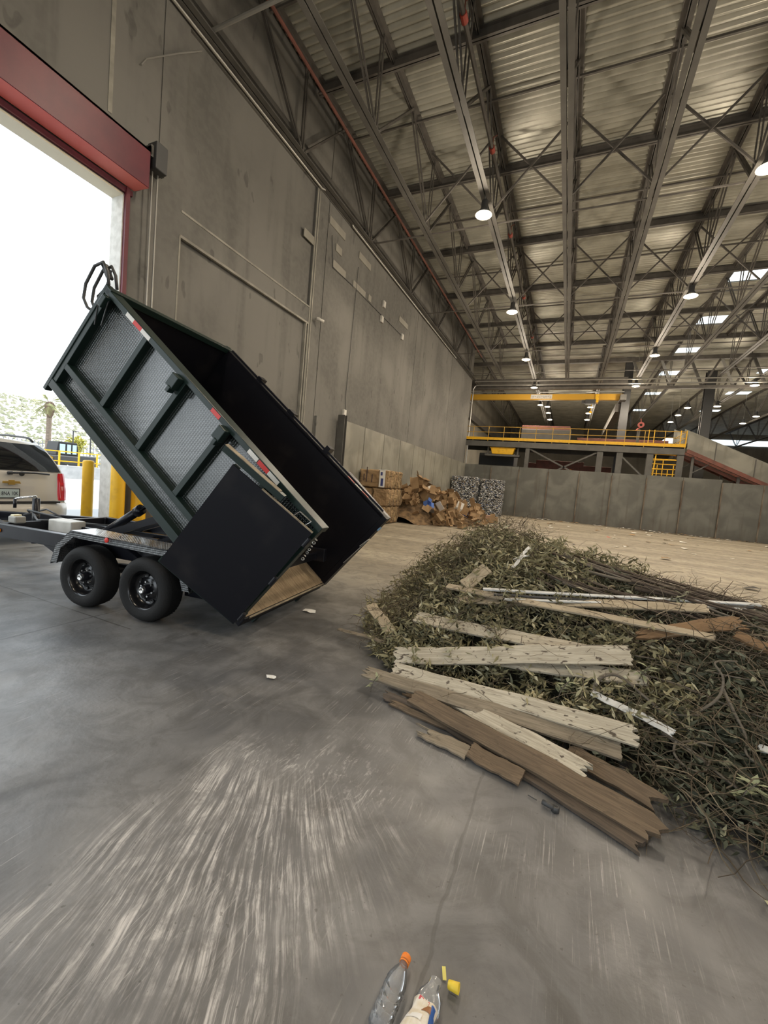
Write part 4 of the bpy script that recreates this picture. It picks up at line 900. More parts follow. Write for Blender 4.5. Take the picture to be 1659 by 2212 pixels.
for x, y, w, lab in ((3.55, 40.3, .30, 'big dark column rising behind the right half of the platform'), (10.3, 45, .35, 'dark column above the top of the inclined conveyors'), (18.4, 45, .35, 'dark column farther right in the rear bay')):
    b = MB(); b.box(x - w, x + w, y - .3, y - .24, 0, 14); b.box(x - w, x + w, y + .24, y + .3, 0, 14); b.box(x - .03, x + .03, y - .24, y + .24, 0, 14); tag(b.build('roof_column', M_DGREY), lab, 'column', 'rear bay columns')
r = empty('girder_truss', (0, 38.6, 0))
b = MB(); b.box(-10.8, 26, -.15, .15, 11.05, 11.25); b.build('bottom_chord', M_STEEL, r); b = MB(); b.box(-10.8, 26, -.15, .15, 13.2, 13.5); b.build('top_chord', M_STEEL, r)
b = MB(); b.box(-10.8, 3.4, -.05, .05, 11.2, 12.0); b.build('web_plate', M_STEEL, r)
for k in range(12): x = 3.6 + k * 1.9; b = MB(); b.bar((x, 0, 13.3), (x + .95, 0, 11.15), .16, .16); b.build('web_member', M_GALV if k % 2 else M_STEELG, r); b = MB(); b.bar((x + .95, 0, 11.15), (x + 1.9, 0, 13.3), .12, .12); b.build('web_member', M_STEEL, r)
tag(r, 'deep dark girder truss crossing the hall above the crane', 'girder')
for k, (z, y) in enumerate([(11.25, 36.4), (10.95, 36.5)]):
    b = MB(); b.tube(([(-8.5, y, 4.2), (-8.5, y, 10.6), (-8.35, y, 10.9), (-8.1, y, z)] if k else [(-8.4, y, z)]) + [(26, y, z)], .05, 8); tag(b.build('cross_pipe', M_GALV), ['upper thin pale pipe crossing in front of the crane', 'lower pale pipe that bends down the wall corner beside the railing'][k], 'pipe')
r = empty('red_beacon', (4.35, 36.55, 7.42)); b = MB(); b.tube([(0, 0, -1.2), (0, 0, .1)], .1, 8); b.build('beacon_post', M_STEELG, r)
b = MB(); b.lathe([(.1, -.05), (.22, -.05), (.22, .05), (.1, .05)], 16, Matrix.Translation((.1, 0, .45)) @ Matrix.Rotation(math.pi/2, 4, 'X'), True); b.tube([(-.2, 0, .0), (0, 0, .2), (.1, 0, .3)], .05, 6); b.tube([(.1, 0, .6), (.05, 0, .9)], .03, 6); b.build('red_hook', mat('pinkish_red', (.5, .10, .08), .5), r); tag(r, 'small red hook fitting standing on the platform railing', 'hook')

# ================================================================ BALES AND CARDBOARD
M_CARD = mat('cardboard', (.36, .24, .125), .85, 0, col2=(.27, .17, .085), scale=3)
M_CARD2 = mat('dark_cardboard', (.24, .15, .075), .85, 0, col2=(.31, .21, .11), scale=3)
M_CARDW = mat('white_board', (.74, .72, .67), .7)
M_CARDB = mat('blue_print_board', (.08, .16, .45), .7)
M_EDGEC = mat('layered_cardboard_edges', (.40, .28, .14), .9, 0, col2=(.12, .07, .03), scale=3.0, lo=.36, hi=.60, stretch=(1, 6, 1.2), bump=1.0, bscale=9)
M_WIRE = mat('bale_wire', (.12, .12, .12), .4, .6)
def bale(name, x0, x1, y0, y1, z0, z1, m, label, cat, grp, rough=.03, seed=0, strap_ax='y', folds=True):
    rg = np.random.default_rng(seed); r = empty(name, ((x0 + x1) / 2, (y0 + y1) / 2, z0)); lx, ly, lz = (x1 - x0) / 2, (y1 - y0) / 2, z1 - z0
    bm = bmesh.new(); bmesh.ops.create_cube(bm, size=1); bmesh.ops.subdivide_edges(bm, edges=bm.edges, cuts=22, use_grid_fill=True)
    ph = rg.uniform(0, 6, 8)
    for v in bm.verts:
        p = v.co.copy(); n = p.normalized(); e = sum(1 for c in p if abs(abs(c) - .5) < 1e-4)
        p = Vector((p.x * 2 * lx, p.y * 2 * ly, (p.z + .5) * lz))
        d = rough * (math.sin(p.x * 9 + ph[0]) * math.sin(p.z * 11 + ph[1]) + math.sin(p.y * 13 + ph[2]) * .7) + rg.normal(0, rough * .55) - (.04 if e > 1 else 0)
        if folds and abs(v.co.x) > .499: d += .035 * math.sin(p.y * 42 + 1.5 * math.sin(p.z * 6))
        v.co = p + n * d
    me = bpy.data.meshes.new('pressed_block'); bm.to_mesh(me); bm.free(); me.polygons.foreach_set('use_smooth', [folds] * len(me.polygons))
    me.materials.append(m[0])
    if len(m) > 1:
        me.materials.append(m[1])
        for p in me.polygons:
            if abs(p.normal.x) > .75: p.material_index = 1
    link('pressed_block', me, r)
    for k in range(4):
        t = -.75 + .5 * k; b = MB(); e = rough + .012
        b.tube([(-lx - e, ly * t, .02), (lx + e, ly * t, .02), (lx + e, ly * t, lz - .01), (-lx - e, ly * t, lz - .01), (-lx - e, ly * t, .02)], .008, 5); b.build('tie_wire', M_WIRE, r)
    tag(r, label, cat, grp); return r
cb = [M_CARD, M_EDGEC]
bale('cardboard_bale', -8.34, -7.05, 16.2, 17.8, .03, .76, cb, 'brown cardboard bale at the bottom of the stack, mostly behind the trailer box', 'bale', 'cardboard bales', .02, 1)
bale('cardboard_bale', -8.33, -7.75, 16.25, 17.8, .80, 1.52, cb, 'narrow brown cardboard bale, left one of the middle layer', 'bale', 'cardboard bales', .025, 2)
bale('cardboard_bale', -7.68, -6.98, 16.2, 17.85, .80, 1.52, cb, 'brown cardboard bale, right one of the middle layer', 'bale', 'cardboard bales', .025, 3)
tb = bale('cardboard_bale', -8.37, -7.0, 16.2, 17.8, 1.56, 2.30, cb, 'brown cardboard bale on top of the stack, with a white printed sheet', 'bale', 'cardboard bales', .022, 4)
b = MB(); b.box(.28, .54, -.86, -.84, .02, .75); b.box(.22, .5, -.86, .3, .76, .775); b.build('white_sheet', M_CARDW, tb)
b = MB(); b.box(.36, .47, -.866, -.858, .08, .40); b.box(.33, .42, -.866, -.858, .52, .66); b.build('blue_print', mat('navy_print', (.04, .05, .18), .7), tb)
for k in range(5): b = MB(); b.box(-.62 + k * .13, -.57 + k * .13, -.845, -.835, .2 + .05 * (k % 2), .24 + .3 * (k % 3)); b.build('printed_mark', mat('bale_ink%d' % k, (.09, .06, .05), .8), tb)
def bottle_bale_mat(name, blue):
    m = mat(name, (.4, .4, .4), .3); b = m.node_tree.nodes['Principled BSDF']; t = NT(m); P = t.obj()
    def vor(sc_):
        n = t.N.new('ShaderNodeTexVoronoi'); n.inputs['Scale'].default_value = sc_; n.inputs['Randomness'].default_value = 1; t.L.new(t.mapv(P, (1, 1, 1.7), (.4, .3, .2)), n.inputs[0]); return n
    v = vor(11); s = t.sep(v.outputs['Color']); c = t.mix(t.ss(s[0], .25, .8), (.34, .34, .33), (.95, .95, .92)); c = t.mix(t.m('GREATER_THAN', s[1], .90), c, blue); c = t.mix(t.m('GREATER_THAN', s[2], .93), c, (.35, .25, .15))
    c = t.mix(t.ss(v.outputs['Distance'], .3, .65), c, (.04, .04, .04)); t.L.new(c, b.inputs['Base Color']); t.bump(v.outputs['Distance'], 1.0, -.06, b); return m
M_BOT = bottle_bale_mat('crushed_bottles', (.10, .18, .42))
for k, (x0, x1, y0, z0, z1, lab) in enumerate([(-8.25, -6.5, 31.5, .02, 1.42, 'lower bale of crushed clear bottles, left stack by the wall'), (-8.3, -6.4, 31.6, 1.46, 2.82, 'upper bale of crushed clear bottles, left stack by the wall'),
        (-6.35, -4.65, 32.4, .02, 1.42, 'lower bale of crushed clear bottles, right stack'), (-6.25, -4.65, 32.5, 1.46, 2.78, 'upper bale of crushed clear bottles, right stack')]):
    bale('bottle_bale', x0, x1, y0, y0 + 1.6, z0, z1, [M_BOT], lab, 'bale', 'bottle bales', .05, 20 + k, folds=False)
# loose cardboard: each torn box a thing
def box_mesh(kind, s):
    b = MB(); w, d, h = s
    if kind == 0:     # flattened box: two leaves with a fold
        a = random.uniform(.2, .7); b.bar((0, 0, 0), (w, 0, 0), d, .012); b.bar((w, 0, 0), (w + w * math.cos(a), 0, w * math.sin(a)), d, .012)
        b.bar((0, d / 2, 0), (w * .9, d / 2, .0), .02, .03)
    elif kind == 1:   # open carton with flaps
        for q in (((0, 0), (w, 0)), ((w, 0), (w, d)), ((w, d), (0, d)), ((0, d), (0, 0))):
            b.bar((q[0][0], q[0][1], h / 2), (q[1][0], q[1][1], h / 2), .012, h)
            mx, my = (q[0][0] + q[1][0]) / 2 - w / 2, (q[0][1] + q[1][1]) / 2 - d / 2; u = Vector((mx, my, 0)).normalized() * .16
            b.quad((q[0][0], q[0][1], h), (q[1][0], q[1][1], h), (q[1][0] + u.x, q[1][1] + u.y, h + .09), (q[0][0] + u.x, q[0][1] + u.y, h + .09))
        b.quad((0, 0, 0), (w, 0, 0), (w, d, 0), (0, d, 0))
    else:             # torn L-shaped sheet
        b.prism([(0, 0), (w, 0), (w * .95, h), (w * .6, h * 1.05), (w * .55, h * 1.5), (0, h * 1.4)], 0, .014); b.bar((0, 0, 0), (w, .0, 0), .25, .012)
    return b
PROT = [box_mesh(k % 3, (random.uniform(.35, .7), random.uniform(.3, .6), random.uniform(.25, .5))).mesh('torn_box', [M_CARD, M_CARD2, M_CARD, M_CARDW, M_CARD, M_CARD2, M_CARD, M_CARDB][k % 8]) for k in range(16)]
def pile_h(x, y): return 2.0 * max(0, 1 - math.hypot((x + 7.05) / 1.75, (y - 20.4) / 3.2)) ** .8
def pile_h2(x, y): return max(pile_h(x, y), 1.15 * max(0, 1 - math.hypot((x + 5.9) / 2.0, (y - 21.8) / 3.6)) ** .8)
b = MB(); V = []; F = []
for i in range(29):
    for j in range(29):
        x = -8.42 + 5.2 * i / 28; y = 17.9 + 8 * j / 28; V.append((x, y, max(.0, pile_h2(x, y) - .32)))
for i in range(28):
    for j in range(28):
        a = i * 29 + j
        if max(V[a][2], V[a + 29][2], V[a + 30][2], V[a + 1][2]) > .01: F.append((a, a + 29, a + 30, a + 1))
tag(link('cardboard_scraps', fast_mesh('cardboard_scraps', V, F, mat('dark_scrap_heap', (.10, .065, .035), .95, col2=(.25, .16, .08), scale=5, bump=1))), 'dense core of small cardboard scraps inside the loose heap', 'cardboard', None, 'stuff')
cnt = 0
while cnt < 210:
    x = random.uniform(-7.8, -3.9); y = random.uniform(18.2, 25)
    h = pile_h2(x, y)
    if h < .05 and random.random() > .10: continue
    k = random.randrange(16)
    if PROT[k].materials[0] == M_CARDB and random.random() < .75: k = 1
    if PROT[k].materials[0] == M_CARDW and random.random() < .4: k = 0
    o = link('torn_box', PROT[k]); o.location = (x, y, h + random.uniform(-.05, .12) if h > .05 else .03)
    tilt = 1.2 if h > .05 else .12
    o.rotation_euler = (random.uniform(-tilt, tilt), random.uniform(-tilt, tilt), random.uniform(0, 6.28)); q = random.uniform(.42, .95); o.scale = (q, q, q); cnt += 1
    tag(o, 'torn cardboard box piece in the loose brown heap by the wall', 'cardboard', 'torn cardboard in the heap')
b = MB(); b.box(0, .62, 0, .5, 0, .42); o = b.build('carton', mat('pale_brown_carton', (.36, .22, .15), .85), bevel=.01); o.location = (-4.35, 24.8, 0); o.rotation_euler = (0, 0, .2); tag(o, 'closed brown carton standing alone at the right end of the cardboard heap', 'carton')
# litter on the far floor
LIT = []
for k in range(8):
    b = MB(); n = random.randint(5, 7); pts = [(random.uniform(.06, .14) * math.cos(6.28 * q / n), random.uniform(.05, .10) * math.sin(6.28 * q / n), random.uniform(.004, .05)) for q in range(n)]
    for q in range(n): b.quad((0, 0, .03), pts[q], pts[(q + 1) % n])
    LIT.append(b.mesh('litter_scrap', [M_CARDW, M_CARD, M_CARDW, mat('cream_scrap', (.55, .48, .36), .8), M_CARD2, M_CARDW, M_CARD, mat('dark_scrap', (.06, .055, .05), .8)][k]))
for k in range(190):
    if k < 80: x, y = random.uniform(-4.2, 13), 36.0 - abs(random.gauss(0, .45)) - .1
    else: y = random.uniform(12, 35.5); x = random.uniform(-3, 12)
    if k >= 80 and abs(x) < 1 and y < 13: continue
    o = link('litter_scrap', LIT[k % 8]); o.location = (x, y, .002); o.rotation_euler = (0, 0, random.uniform(0, 6.28)); q = random.uniform(.7, 2.4 if k < 80 else 2.2); o.scale = (q, q, q * .8)
    tag(o, 'scrap of paper litter lying on the dusty floor at the far end', 'litter', 'paper scraps on the far floor')
for k, (x, y, m, lab) in enumerate([(2.2, 24.5, mat('red_scrap', (.7, .04, .03), .6), 'red scrap on the far floor'), (.46, 2.55, mat('teal_scrap', (.12, .34, .36), .6), 'pale blue-green scrap on the floor by the lowest board end'), (-2.15, 2.83, M_CARDW, 'white paper scrap alone on the grey floor below the trailer'), (1.05, 2.38, mat('dry_leaf_scrap', (.42, .40, .25), .7), 'dry pale leaf on the floor near the right edge'), (-1.73, 6.3, M_CARDW, 'crumpled white paper on the floor behind the trailer box'), (-2.3, 5.2, M_CARDW, 'torn white packing on the floor between trailer and brush heap'), (-2.9, 4.5, M_CARDW, 'white crumbs on the floor under the trailer door corner')]):
    b = MB(); n = 8; s = [.12, .035, .07, .04, .16, .14, .12][k]; p = [(s * random.uniform(.5, 1) * math.cos(.785 * q), .6 * s * random.uniform(.5, 1) * math.sin(.785 * q), random.uniform(.003, s * .25)) for q in range(n)]
    for q in range(n): b.quad((0, 0, s * .2), p[q], p[(q + 1) % n])
    o = b.build('floor_scrap', m, loc=(x, y, .003)); tag(o, lab, 'litter')

# ================================================================ BRUSH HEAP AND BOARDS
NXp = [-2.2, -1.6, -1.2, -.9, .2, .7, 1.1, 2, 3, 5]; NYp = [4.3, 3.7, 3.45, 3.3, 3.0, 2.78, 2.6, 2.4, 2.3, 2.3]
HXp = [-2.3, -1.95, -1.6, -1.0, -.5, .3, 1.2, 2, 3, 5]; HHp = [0, .3, .65, 1.12, 1.15, .95, .85, .78, .65, .3]
def smst(t): t = np.clip(t, 0, 1); return t * t * (3 - 2 * t)
def heap(x, y):
    x = np.asarray(x, float); y = np.asarray(y, float)
    d = y - np.interp(x, NXp, NYp); hm = np.interp(x, HXp, HHp)
    return hm * (smst((d + .15) / 2.3) ** .8) * smst((4.9 - d) / 2.2)
V = []; F = []; nx, ny = 70, 60
for i in range(nx + 1):
    for j in range(ny + 1):
        x = -2.3 + 6.8 * i / nx; y = 2.2 + 6.2 * j / ny; h = float(heap(x, y)); V.append((x, y, max(h - .13 - .10 * abs(math.sin(7 * x + 3 * y) * math.sin(5 * y - 4 * x)), 0.001)))
for i in range(nx):
    for j in range(ny):
        a = i * (ny + 1) + j; q = (a, a + ny + 1, a + ny + 2, a + 1)
        if max(V[k][2] for k in q) > .01: F.append(q)
M_CORE = mat('shaded_brush_core', (.018, .017, .010), .95, 0, col2=(.045, .042, .024), scale=9, bump=1.0)  # near-black colour carries the shade in hollows between the leaves
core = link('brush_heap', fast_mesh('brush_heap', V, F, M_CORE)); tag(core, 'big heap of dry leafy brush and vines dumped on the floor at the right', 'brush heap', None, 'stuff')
def leaf_mat(name, a, b2, c3, w=.6):
    m = mat(name, a, .6); b = m.node_tree.nodes['Principled BSDF']; t = NT(m)
    g = t.N.new('ShaderNodeNewGeometry'); r_ = g.outputs['Random Per Island']; n = t.noise(t.obj(), 2.2, 3)
    c = t.mix(t.ss(r_, .0, w), a, b2); c = t.mix(t.m('GREATER_THAN', r_, .86), c, c3); c = t.mix(t.m('MULTIPLY', t.ss(n, .4, .65), .4), c, tuple(x * .6 for x in a))
    t.L.new(c, b.inputs['Base Color']); b.inputs['Specular IOR Level'].default_value = .35; return m
M_LEAF = leaf_mat('dry_olive_leaves', (.17, .15, .075), (.335, .30, .165), (.50, .455, .30))
M_LEAF2 = leaf_mat('grey_green_leaves', (.055, .058, .035), (.125, .128, .08), (.33, .33, .22))
M_TWIG = leaf_mat('dry_twigs', (.075, .055, .035), (.16, .125, .08), (.26, .21, .14))
def leaves(n, xr, yr, ln, wd, up, hmin=.03, curl=.5, lift=0.12, sel=None, seed=0):
    rg = np.random.default_rng(seed)
    x = rg.uniform(*xr, n * 5); y = rg.uniform(*yr, n * 5); h = heap(x, y); k = h > hmin
    if sel is not None: k &= sel(x, y)
    cl = np.sin(8.5 * x + 2.2 * np.sin(5 * y)) * np.sin(7.5 * y + 2.0 * np.sin(6 * x)) + .45 * np.sin(19 * x + 3 * np.sin(11 * y)); k &= rg.uniform(0, 1, len(x)) < .62 + .6 * cl
    x, y, h, cl = x[k][:n], y[k][:n], h[k][:n], cl[k][:n]; m = len(x)
    e = .03; gx = (heap(x + e, y) - heap(x - e, y)) / (2 * e); gy = (heap(x, y + e) - heap(x, y - e)) / (2 * e)
    N = np.stack([-gx, -gy, np.ones(m)], 1); N /= np.linalg.norm(N, axis=1)[:, None]
    P = np.stack([x, y, h], 1) + N * (rg.uniform(-.05, 1, m)[:, None] ** 2 * lift * (.55 + .75 * np.clip(cl, -.3, 1))[:, None] - .03)
    P[:, 2] = np.maximum(P[:, 2], .012)
    D = rg.normal(0, 1, (m, 3)); D[:, 2] *= up; D /= np.linalg.norm(D, axis=1)[:, None]
    A = np.cross(D, rg.normal(0, 1, (m, 3))); A /= np.linalg.norm(A, axis=1)[:, None]; B = np.cross(D, A)
    L = ln * rg.uniform(.6, 1.5, m)[:, None]; W = wd * rg.uniform(.6, 1.4, m)[:, None]; C = B * L * curl * rg.uniform(-1, 1, m)[:, None]
    pts = np.stack([P, P + D * L * .35 + A * W * .5 + C * .25, P + D * L * .42 + B * W * .25 + C * .2, P + D * L * .35 - A * W * .5 + C * .25, P + D * L + C], 1)
    pts[:, :, 2] = np.maximum(pts[:, :, 2], .004)
    idx = np.arange(m)[:, None] * 5
    F = np.concatenate([idx + np.array([[0, 1, 2, 2]]) * 1, idx + np.array([[0, 2, 3, 3]]), idx + np.array([[1, 4, 2, 2]]), idx + np.array([[2, 4, 3, 3]])])
    return pts.reshape(-1, 3), F[:, :3]
def twigs(n, xr, yr, ln, r0, seed, lift=.10, seg=5, wig=.35, up=.35, sel=None, bias=None):
    rg = np.random.default_rng(seed); V = []; F = []
    c = 0
    while c < n:
        x, y = rg.uniform(*xr), rg.uniform(*yr); h = float(heap(x, y))
        if h < .03 or (sel is not None and not sel(x, y)): continue
        c += 1; a = rg.uniform(0, 6.28) if bias is None else bias + rg.normal(0, .35)
        d = np.array([math.cos(a), math.sin(a), rg.normal(0, up)]); p = np.array([x, y, h + rg.uniform(-.03, lift)]); L = ln * rg.uniform(.5, 1.5) / seg; r = r0 * rg.uniform(.6, 1.5)
        base = len(V)
        for i in range(seg + 1):
            u = np.cross(d, [0, 0, 1.0]); u /= (np.linalg.norm(u) + 1e-6); w = np.cross(u, d); rr = r * (1 - .6 * i / seg)
            for q in range(3): t = 2.094 * q; V.append(p + u * rr * math.cos(t) + w * rr * math.sin(t))
            d = d + rg.normal(0, wig, 3); d /= np.linalg.norm(d); p = p + d * L
            g = float(heap(p[0], p[1])); p[2] = max(p[2] * .8 + .2 * min(p[2], g + lift), .01, g - .06)
        for i in range(seg):
            for q in range(3): k = base + 3 * i; q2 = (q + 1) % 3; F.append((k + q, k + q2, k + 3 + q2, k + 3 + q))
    return np.array(V), np.array(F)
def stuff(name, VF, m, label, cat): return tag(link(name, fast_mesh(name, VF[0], VF[1], m)), label, cat, None, 'stuff')
stuff('olive_leaves', leaves(30000, (-2.2, 1.0), (3.2, 7.2), .078, .022, .7, lift=.22, sel=lambda x, y: (x < .55 - .5 * (y - 4.4)) | (y > 5.2), seed=1), M_LEAF, 'curled olive leaves over the left peak of the brush heap', 'leaves')
stuff('dark_leaves', leaves(22000, (-1.6, 4.2), (2.4, 6.5), .066, .021, .6, lift=.13, seed=2), M_LEAF2, 'dull green leaves through the middle of the brush heap', 'leaves')
stuff('right_leaves', leaves(9000, (.9, 2.6), (2.3, 3.9), .075, .026, .5, lift=.14, seed=3), M_LEAF2, 'broader grey-green leaves at the right foot of the brush heap', 'leaves')
stuff('fine_twigs', twigs(2600, (-2.1, 4.2), (2.5, 7), .38, .0032, 4, .15), M_TWIG, 'fine dry twigs tangled all through the brush heap', 'twigs')
stuff('wispy_twigs', twigs(700, (-2.2, -.2), (3.6, 6.6), .34, .0028, 5, .32, 6, .5, .9), M_TWIG, 'wispy thin stems sticking out of the left end of the heap', 'twigs')
stuff('loose_twigs', twigs(900, (.6, 2.6), (2.5, 4.2), .6, .0042, 6, .14, 8, .35, .3), M_TWIG, 'long thin vines trailing over the right part of the heap', 'twigs')
# bundle of straight dark sticks at the back right, each its own thing
M_STICK = wood('dark_dead_stick', (.060, .042, .030), (.11, .08, .055), grain=.6)
M_STICK2 = wood('grey_dead_stick', (.17, .145, .11), (.10, .08, .06), grain=.6)
for k in range(64):
    t = random.uniform(0, 1); x = -.25 + 1.9 * t + random.gauss(0, .1); y = 5.25 - .30 * t + random.uniform(-.75, .45); L = random.uniform(.7, 1.9)
    a = -.28 + random.gauss(0, .10); p = Vector((x, y, float(heap(x, y)) + random.uniform(.02, .13))); pts = []
    for i in range(7):
        u = i / 6 * L; q = Vector((p.x + math.cos(a) * u, p.y + math.sin(a) * u, 0)); q.z = max(float(heap(q.x, q.y)) + random.uniform(.0, .015) + (p.z - float(heap(p.x, p.y))) * (1 - .3 * i / 6), .02); pts.append(q)
    pts = [pts[0] * .0 + (pts[0] if i == 0 else (pts[i - 1] + pts[i] * 2) / 3) for i in range(7)]
    b = MB(); b.tube(pts, random.uniform(.006, .02) if k > 8 else .026, 7, r2=.004)
    tag(b.build('dead_branch', M_STICK if k % 4 else M_STICK2, smooth=True), 'straight dead branch in the dark stick bundle at the back of the heap', 'branch', 'sticks at the back of the heap')
# curling vines and branches over the right part
VN = [[(.33, 3.36, .36), (.36, 3.40, .46), (.45, 3.45, .50), (.55, 3.45, .47), (.66, 3.36, .42), (.78, 3.30, .38), (.95, 3.30, .42)],
      [(.80, 3.12, .30), (.78, 3.05, .24), (.84, 2.98, .21), (.92, 2.98, .22), (.96, 3.06, .26)],
      [(.95, 3.3, .45), (1.05, 3.35, .55), (1.08, 3.42, .66), (1.05, 3.50, .73), (1.2, 3.6, .74)],
      [(1.08, 3.42, .60), (1.12, 3.30, .50), (1.16, 3.18, .40), (1.14, 3.08, .34), (1.25, 3.0, .3)],
      [(.74, 3.20, .28), (.88, 3.1, .26), (1.02, 2.98, .21), (1.12, 2.90, .19)], [(.80, 3.15, .25), (.9, 3.18, .29), (1.0, 3.16, .30)],
      [(.62, 3.75, .58), (.9, 3.72, .60), (1.2, 3.62, .62), (1.6, 3.6, .66)], [(.55, 3.6, .5), (.85, 3.5, .52), (1.15, 3.36, .50), (1.5, 3.25, .5)]]
VL = ['thick grey vine arching over the board end in the middle of the heap', 'thin vine curled in a loop below the white strip', 'vine hooking upward at the right of the heap', 'vine bending down at the right edge of the heap', 'straight pale branch low at the right foot of the heap', 'short branch stub crossing the pale low branch', 'long thin vine beside the end of the long upper board', 'long thin vine across the middle right of the heap']
for k, (pts, lab) in enumerate(zip(VN, VL)):
    P = []
    for i in range(len(pts) - 1):
        for u in range(6):
            t = u / 6; p0 = Vector(pts[max(i - 1, 0)]); p1 = Vector(pts[i]); p2 = Vector(pts[i + 1]); p3 = Vector(pts[min(i + 2, len(pts) - 1)])
            P.append(.5 * ((2 * p1) + (p2 - p0) * t + (2 * p0 - 5 * p1 + 4 * p2 - p3) * t * t + (-p0 + 3 * p1 - 3 * p2 + p3) * t ** 3))
    P.append(Vector(pts[-1])); P = [Vector((p.x, p.y, max(p.z, float(heap(p.x, p.y)) + .03))) for p in P]; b = MB(); b.tube(P, [.016, .008, .010, .011, .013, .011, .006, .006][k], 9, r2=.005); tag(b.build('vine', M_STICK2, smooth=True), lab, 'vine')
# leafy sprigs that stand out
def sprig(x, y, z, n, L, label):
    r = empty('leafy_sprig', (x, y, z)); b = MB(); b.tube([(0, 0, -.05), (.02, -.01, .04), (.06, -.02, .11)], .004, 5); b.build('stem', M_STICK2, r); V = []; F = []
    for k in range(n):
        a = random.uniform(0, 6.28); p = Vector((.06 * k / n, -.02 * k / n, .11 * k / n)); d = Vector((math.cos(a), math.sin(a), random.uniform(-.2, .9))).normalized(); s = d.cross(Vector((0, 0, 1))).normalized() * L * .2; up = s.cross(d).normalized() * L * .06; i = len(V)
        V += [p, p + d * L * .4 + s, p + d * L * .45 - up, p + d * L * .4 - s, p + d * L - Vector((0, 0, L * .2))]; F += [(i, i + 1, i + 2), (i, i + 2, i + 3), (i + 1, i + 4, i + 2), (i + 2, i + 4, i + 3)]
    link('leaf_cluster', fast_mesh('leaf_cluster', V, F, mat('sprig_leaf%d' % (x * 1000), (.27, .29, .17), .6)), r); tag(r, label, 'sprig')
sprig(.62, 3.52, .50, 12, .09, 'pale leafy sprig beside the right end of the horizontal board'); sprig(.10, 3.36, .30, 14, .07, 'pale curled leaves between the two long boards'); sprig(-1.33, 3.10, .05, 9, .06, 'small pale sprig caught under the left ends of the lower boards')
sprig(1.05, 2.86, .20, 16, .09, 'fresh grey-green sprig low at the right foot of the heap'); sprig(1.0, 4.5, .92, 12, .08, 'bright leaf sprig on top of the stick bundle'); sprig(1.45, 3.85, .78, 12, .08, 'pale sprig by the orange-brown board at the right edge')

W_WHITE = wood('weathered_whitewashed_board', (.36, .31, .23), (.54, .48, .37), (.07, .05, .035), 1, .95)
W_GREY = wood('weathered_grey_board', (.17, .135, .092), (.27, .22, .155), (.08, .06, .04), 1, .4)
W_BROWN = wood('old_brown_board', (.095, .066, .04), (.165, .115, .07), (.05, .035, .02), 1, .3)
W_DARK = wood('dark_brown_board', (.06, .044, .031), (.11, .08, .055), (.04, .03, .02), 1, .3)
W_ORANGE = wood('orange_brown_board', (.24, .145, .07), (.17, .10, .05), (.10, .06, .03), 1, .2)
W_TAN = wood('tan_board', (.34, .275, .185), (.46, .38, .265), (.12, .09, .06), 1, .5)
M_PVC = mat('white_painted_trim', (.72, .72, .70), .4, 0, col2=(.55, .54, .50), scale=8)
def board(p, q, w, th, m, label, nrm=(0, -.45, .9), j0=.03, j1=.03, taper=1.0, name='wooden_board', cat='board', nseg=9, grp=None):
    p, q = Vector(p), Vector(q); d = (q - p); L = d.length; d.normalize(); n = Vector(nrm); n = (n - d * n.dot(d)).normalized(); s = n.cross(d)
    rg = random.Random(label); V = []; F = []
    e0 = [rg.uniform(0, j0) for _ in range(nseg + 1)]; e1 = [rg.uniform(0, j1) for _ in range(nseg + 1)]; NX_ = 14
    bow = rg.uniform(-.012, .012)
    for i in range(NX_ + 1):
        t = i / NX_
        for side in (1, -1):
            for k in range(nseg + 1):
                v = (k / nseg - .5) * w * (1 + (taper - 1) * t); x = e0[k] + (L - e1[k] - e0[k]) * t
                wob = (.004 * math.sin(t * 9 + 2) + .003 * math.sin(t * 23)) * (1 if k in (0, nseg) else 0)
                V.append((x, v + wob, side * th / 2 + bow * 4 * t * (1 - t) - (.003 if k in (0, nseg) else 0) * side))
    R_ = nseg + 1
    for i in range(NX_):
        for k in range(nseg):
            a = i * 2 * R_ + k; c = a + 2 * R_; F.append((a, c, c + 1, a + 1)); a2 = a + R_; c2 = c + R_; F.append((a2, a2 + 1, c2 + 1, c2))
        for k in (0, nseg): a = i * 2 * R_ + k; c = a + 2 * R_; F.append((a, a + R_, c + R_, c))
    for i in (0, NX_):
        for k in range(nseg): a = i * 2 * R_ + k; F.append((a, a + 1, a + R_ + 1, a + R_))
    b = MB(); b.v = V; b.f = F; o = b.build(name, m)
    if p.y > 3.4 and name == 'wooden_board': p = p + n * (.095 if 'behind the horizontal' in label else .02 if 'end sticking' in label else .05)
    o.matrix_world = Matrix.Translation(p) @ Matrix((d, s, n)).transposed().to_4x4()
    return tag(o, label, cat, grp)
g = 'loose boards on the heap'
b1 = board((-1.049, 4.26, .69), (1.147, 3.882, .77), .075, .022, W_TAN, 'long pale board lying diagonally across the top of the heap', j0=.01, j1=.02, taper=.85, grp=g)
for dz, m, w, lab in ((0, M_PVC, .028, 'long white trim strip along the top of the heap'), (-.028, M_DGREY, .022, 'black strip running just under the long white trim'), (-.052, M_PVC, .02, 'thinner white strip below the black strip')):
    board((-.66 - dz * 4, 4.12 + dz, .80 + dz), (1.653 + dz * 2, 4.66 + dz, .985 + dz), w, .018, m, lab, j0=0, j1=.01, name='trim_strip', cat='strip')
board((-.9, 4.15, .60), (1.218, 4.40, .885), .105, .022, W_TAN, 'broad pale board under the white strip at the top', grp=g)
board((-1.269, 4.012, .34), (.30, 3.72, .47), .145, .024, W_WHITE, 'wide whitewashed board sloping down behind the horizontal one', grp=g)
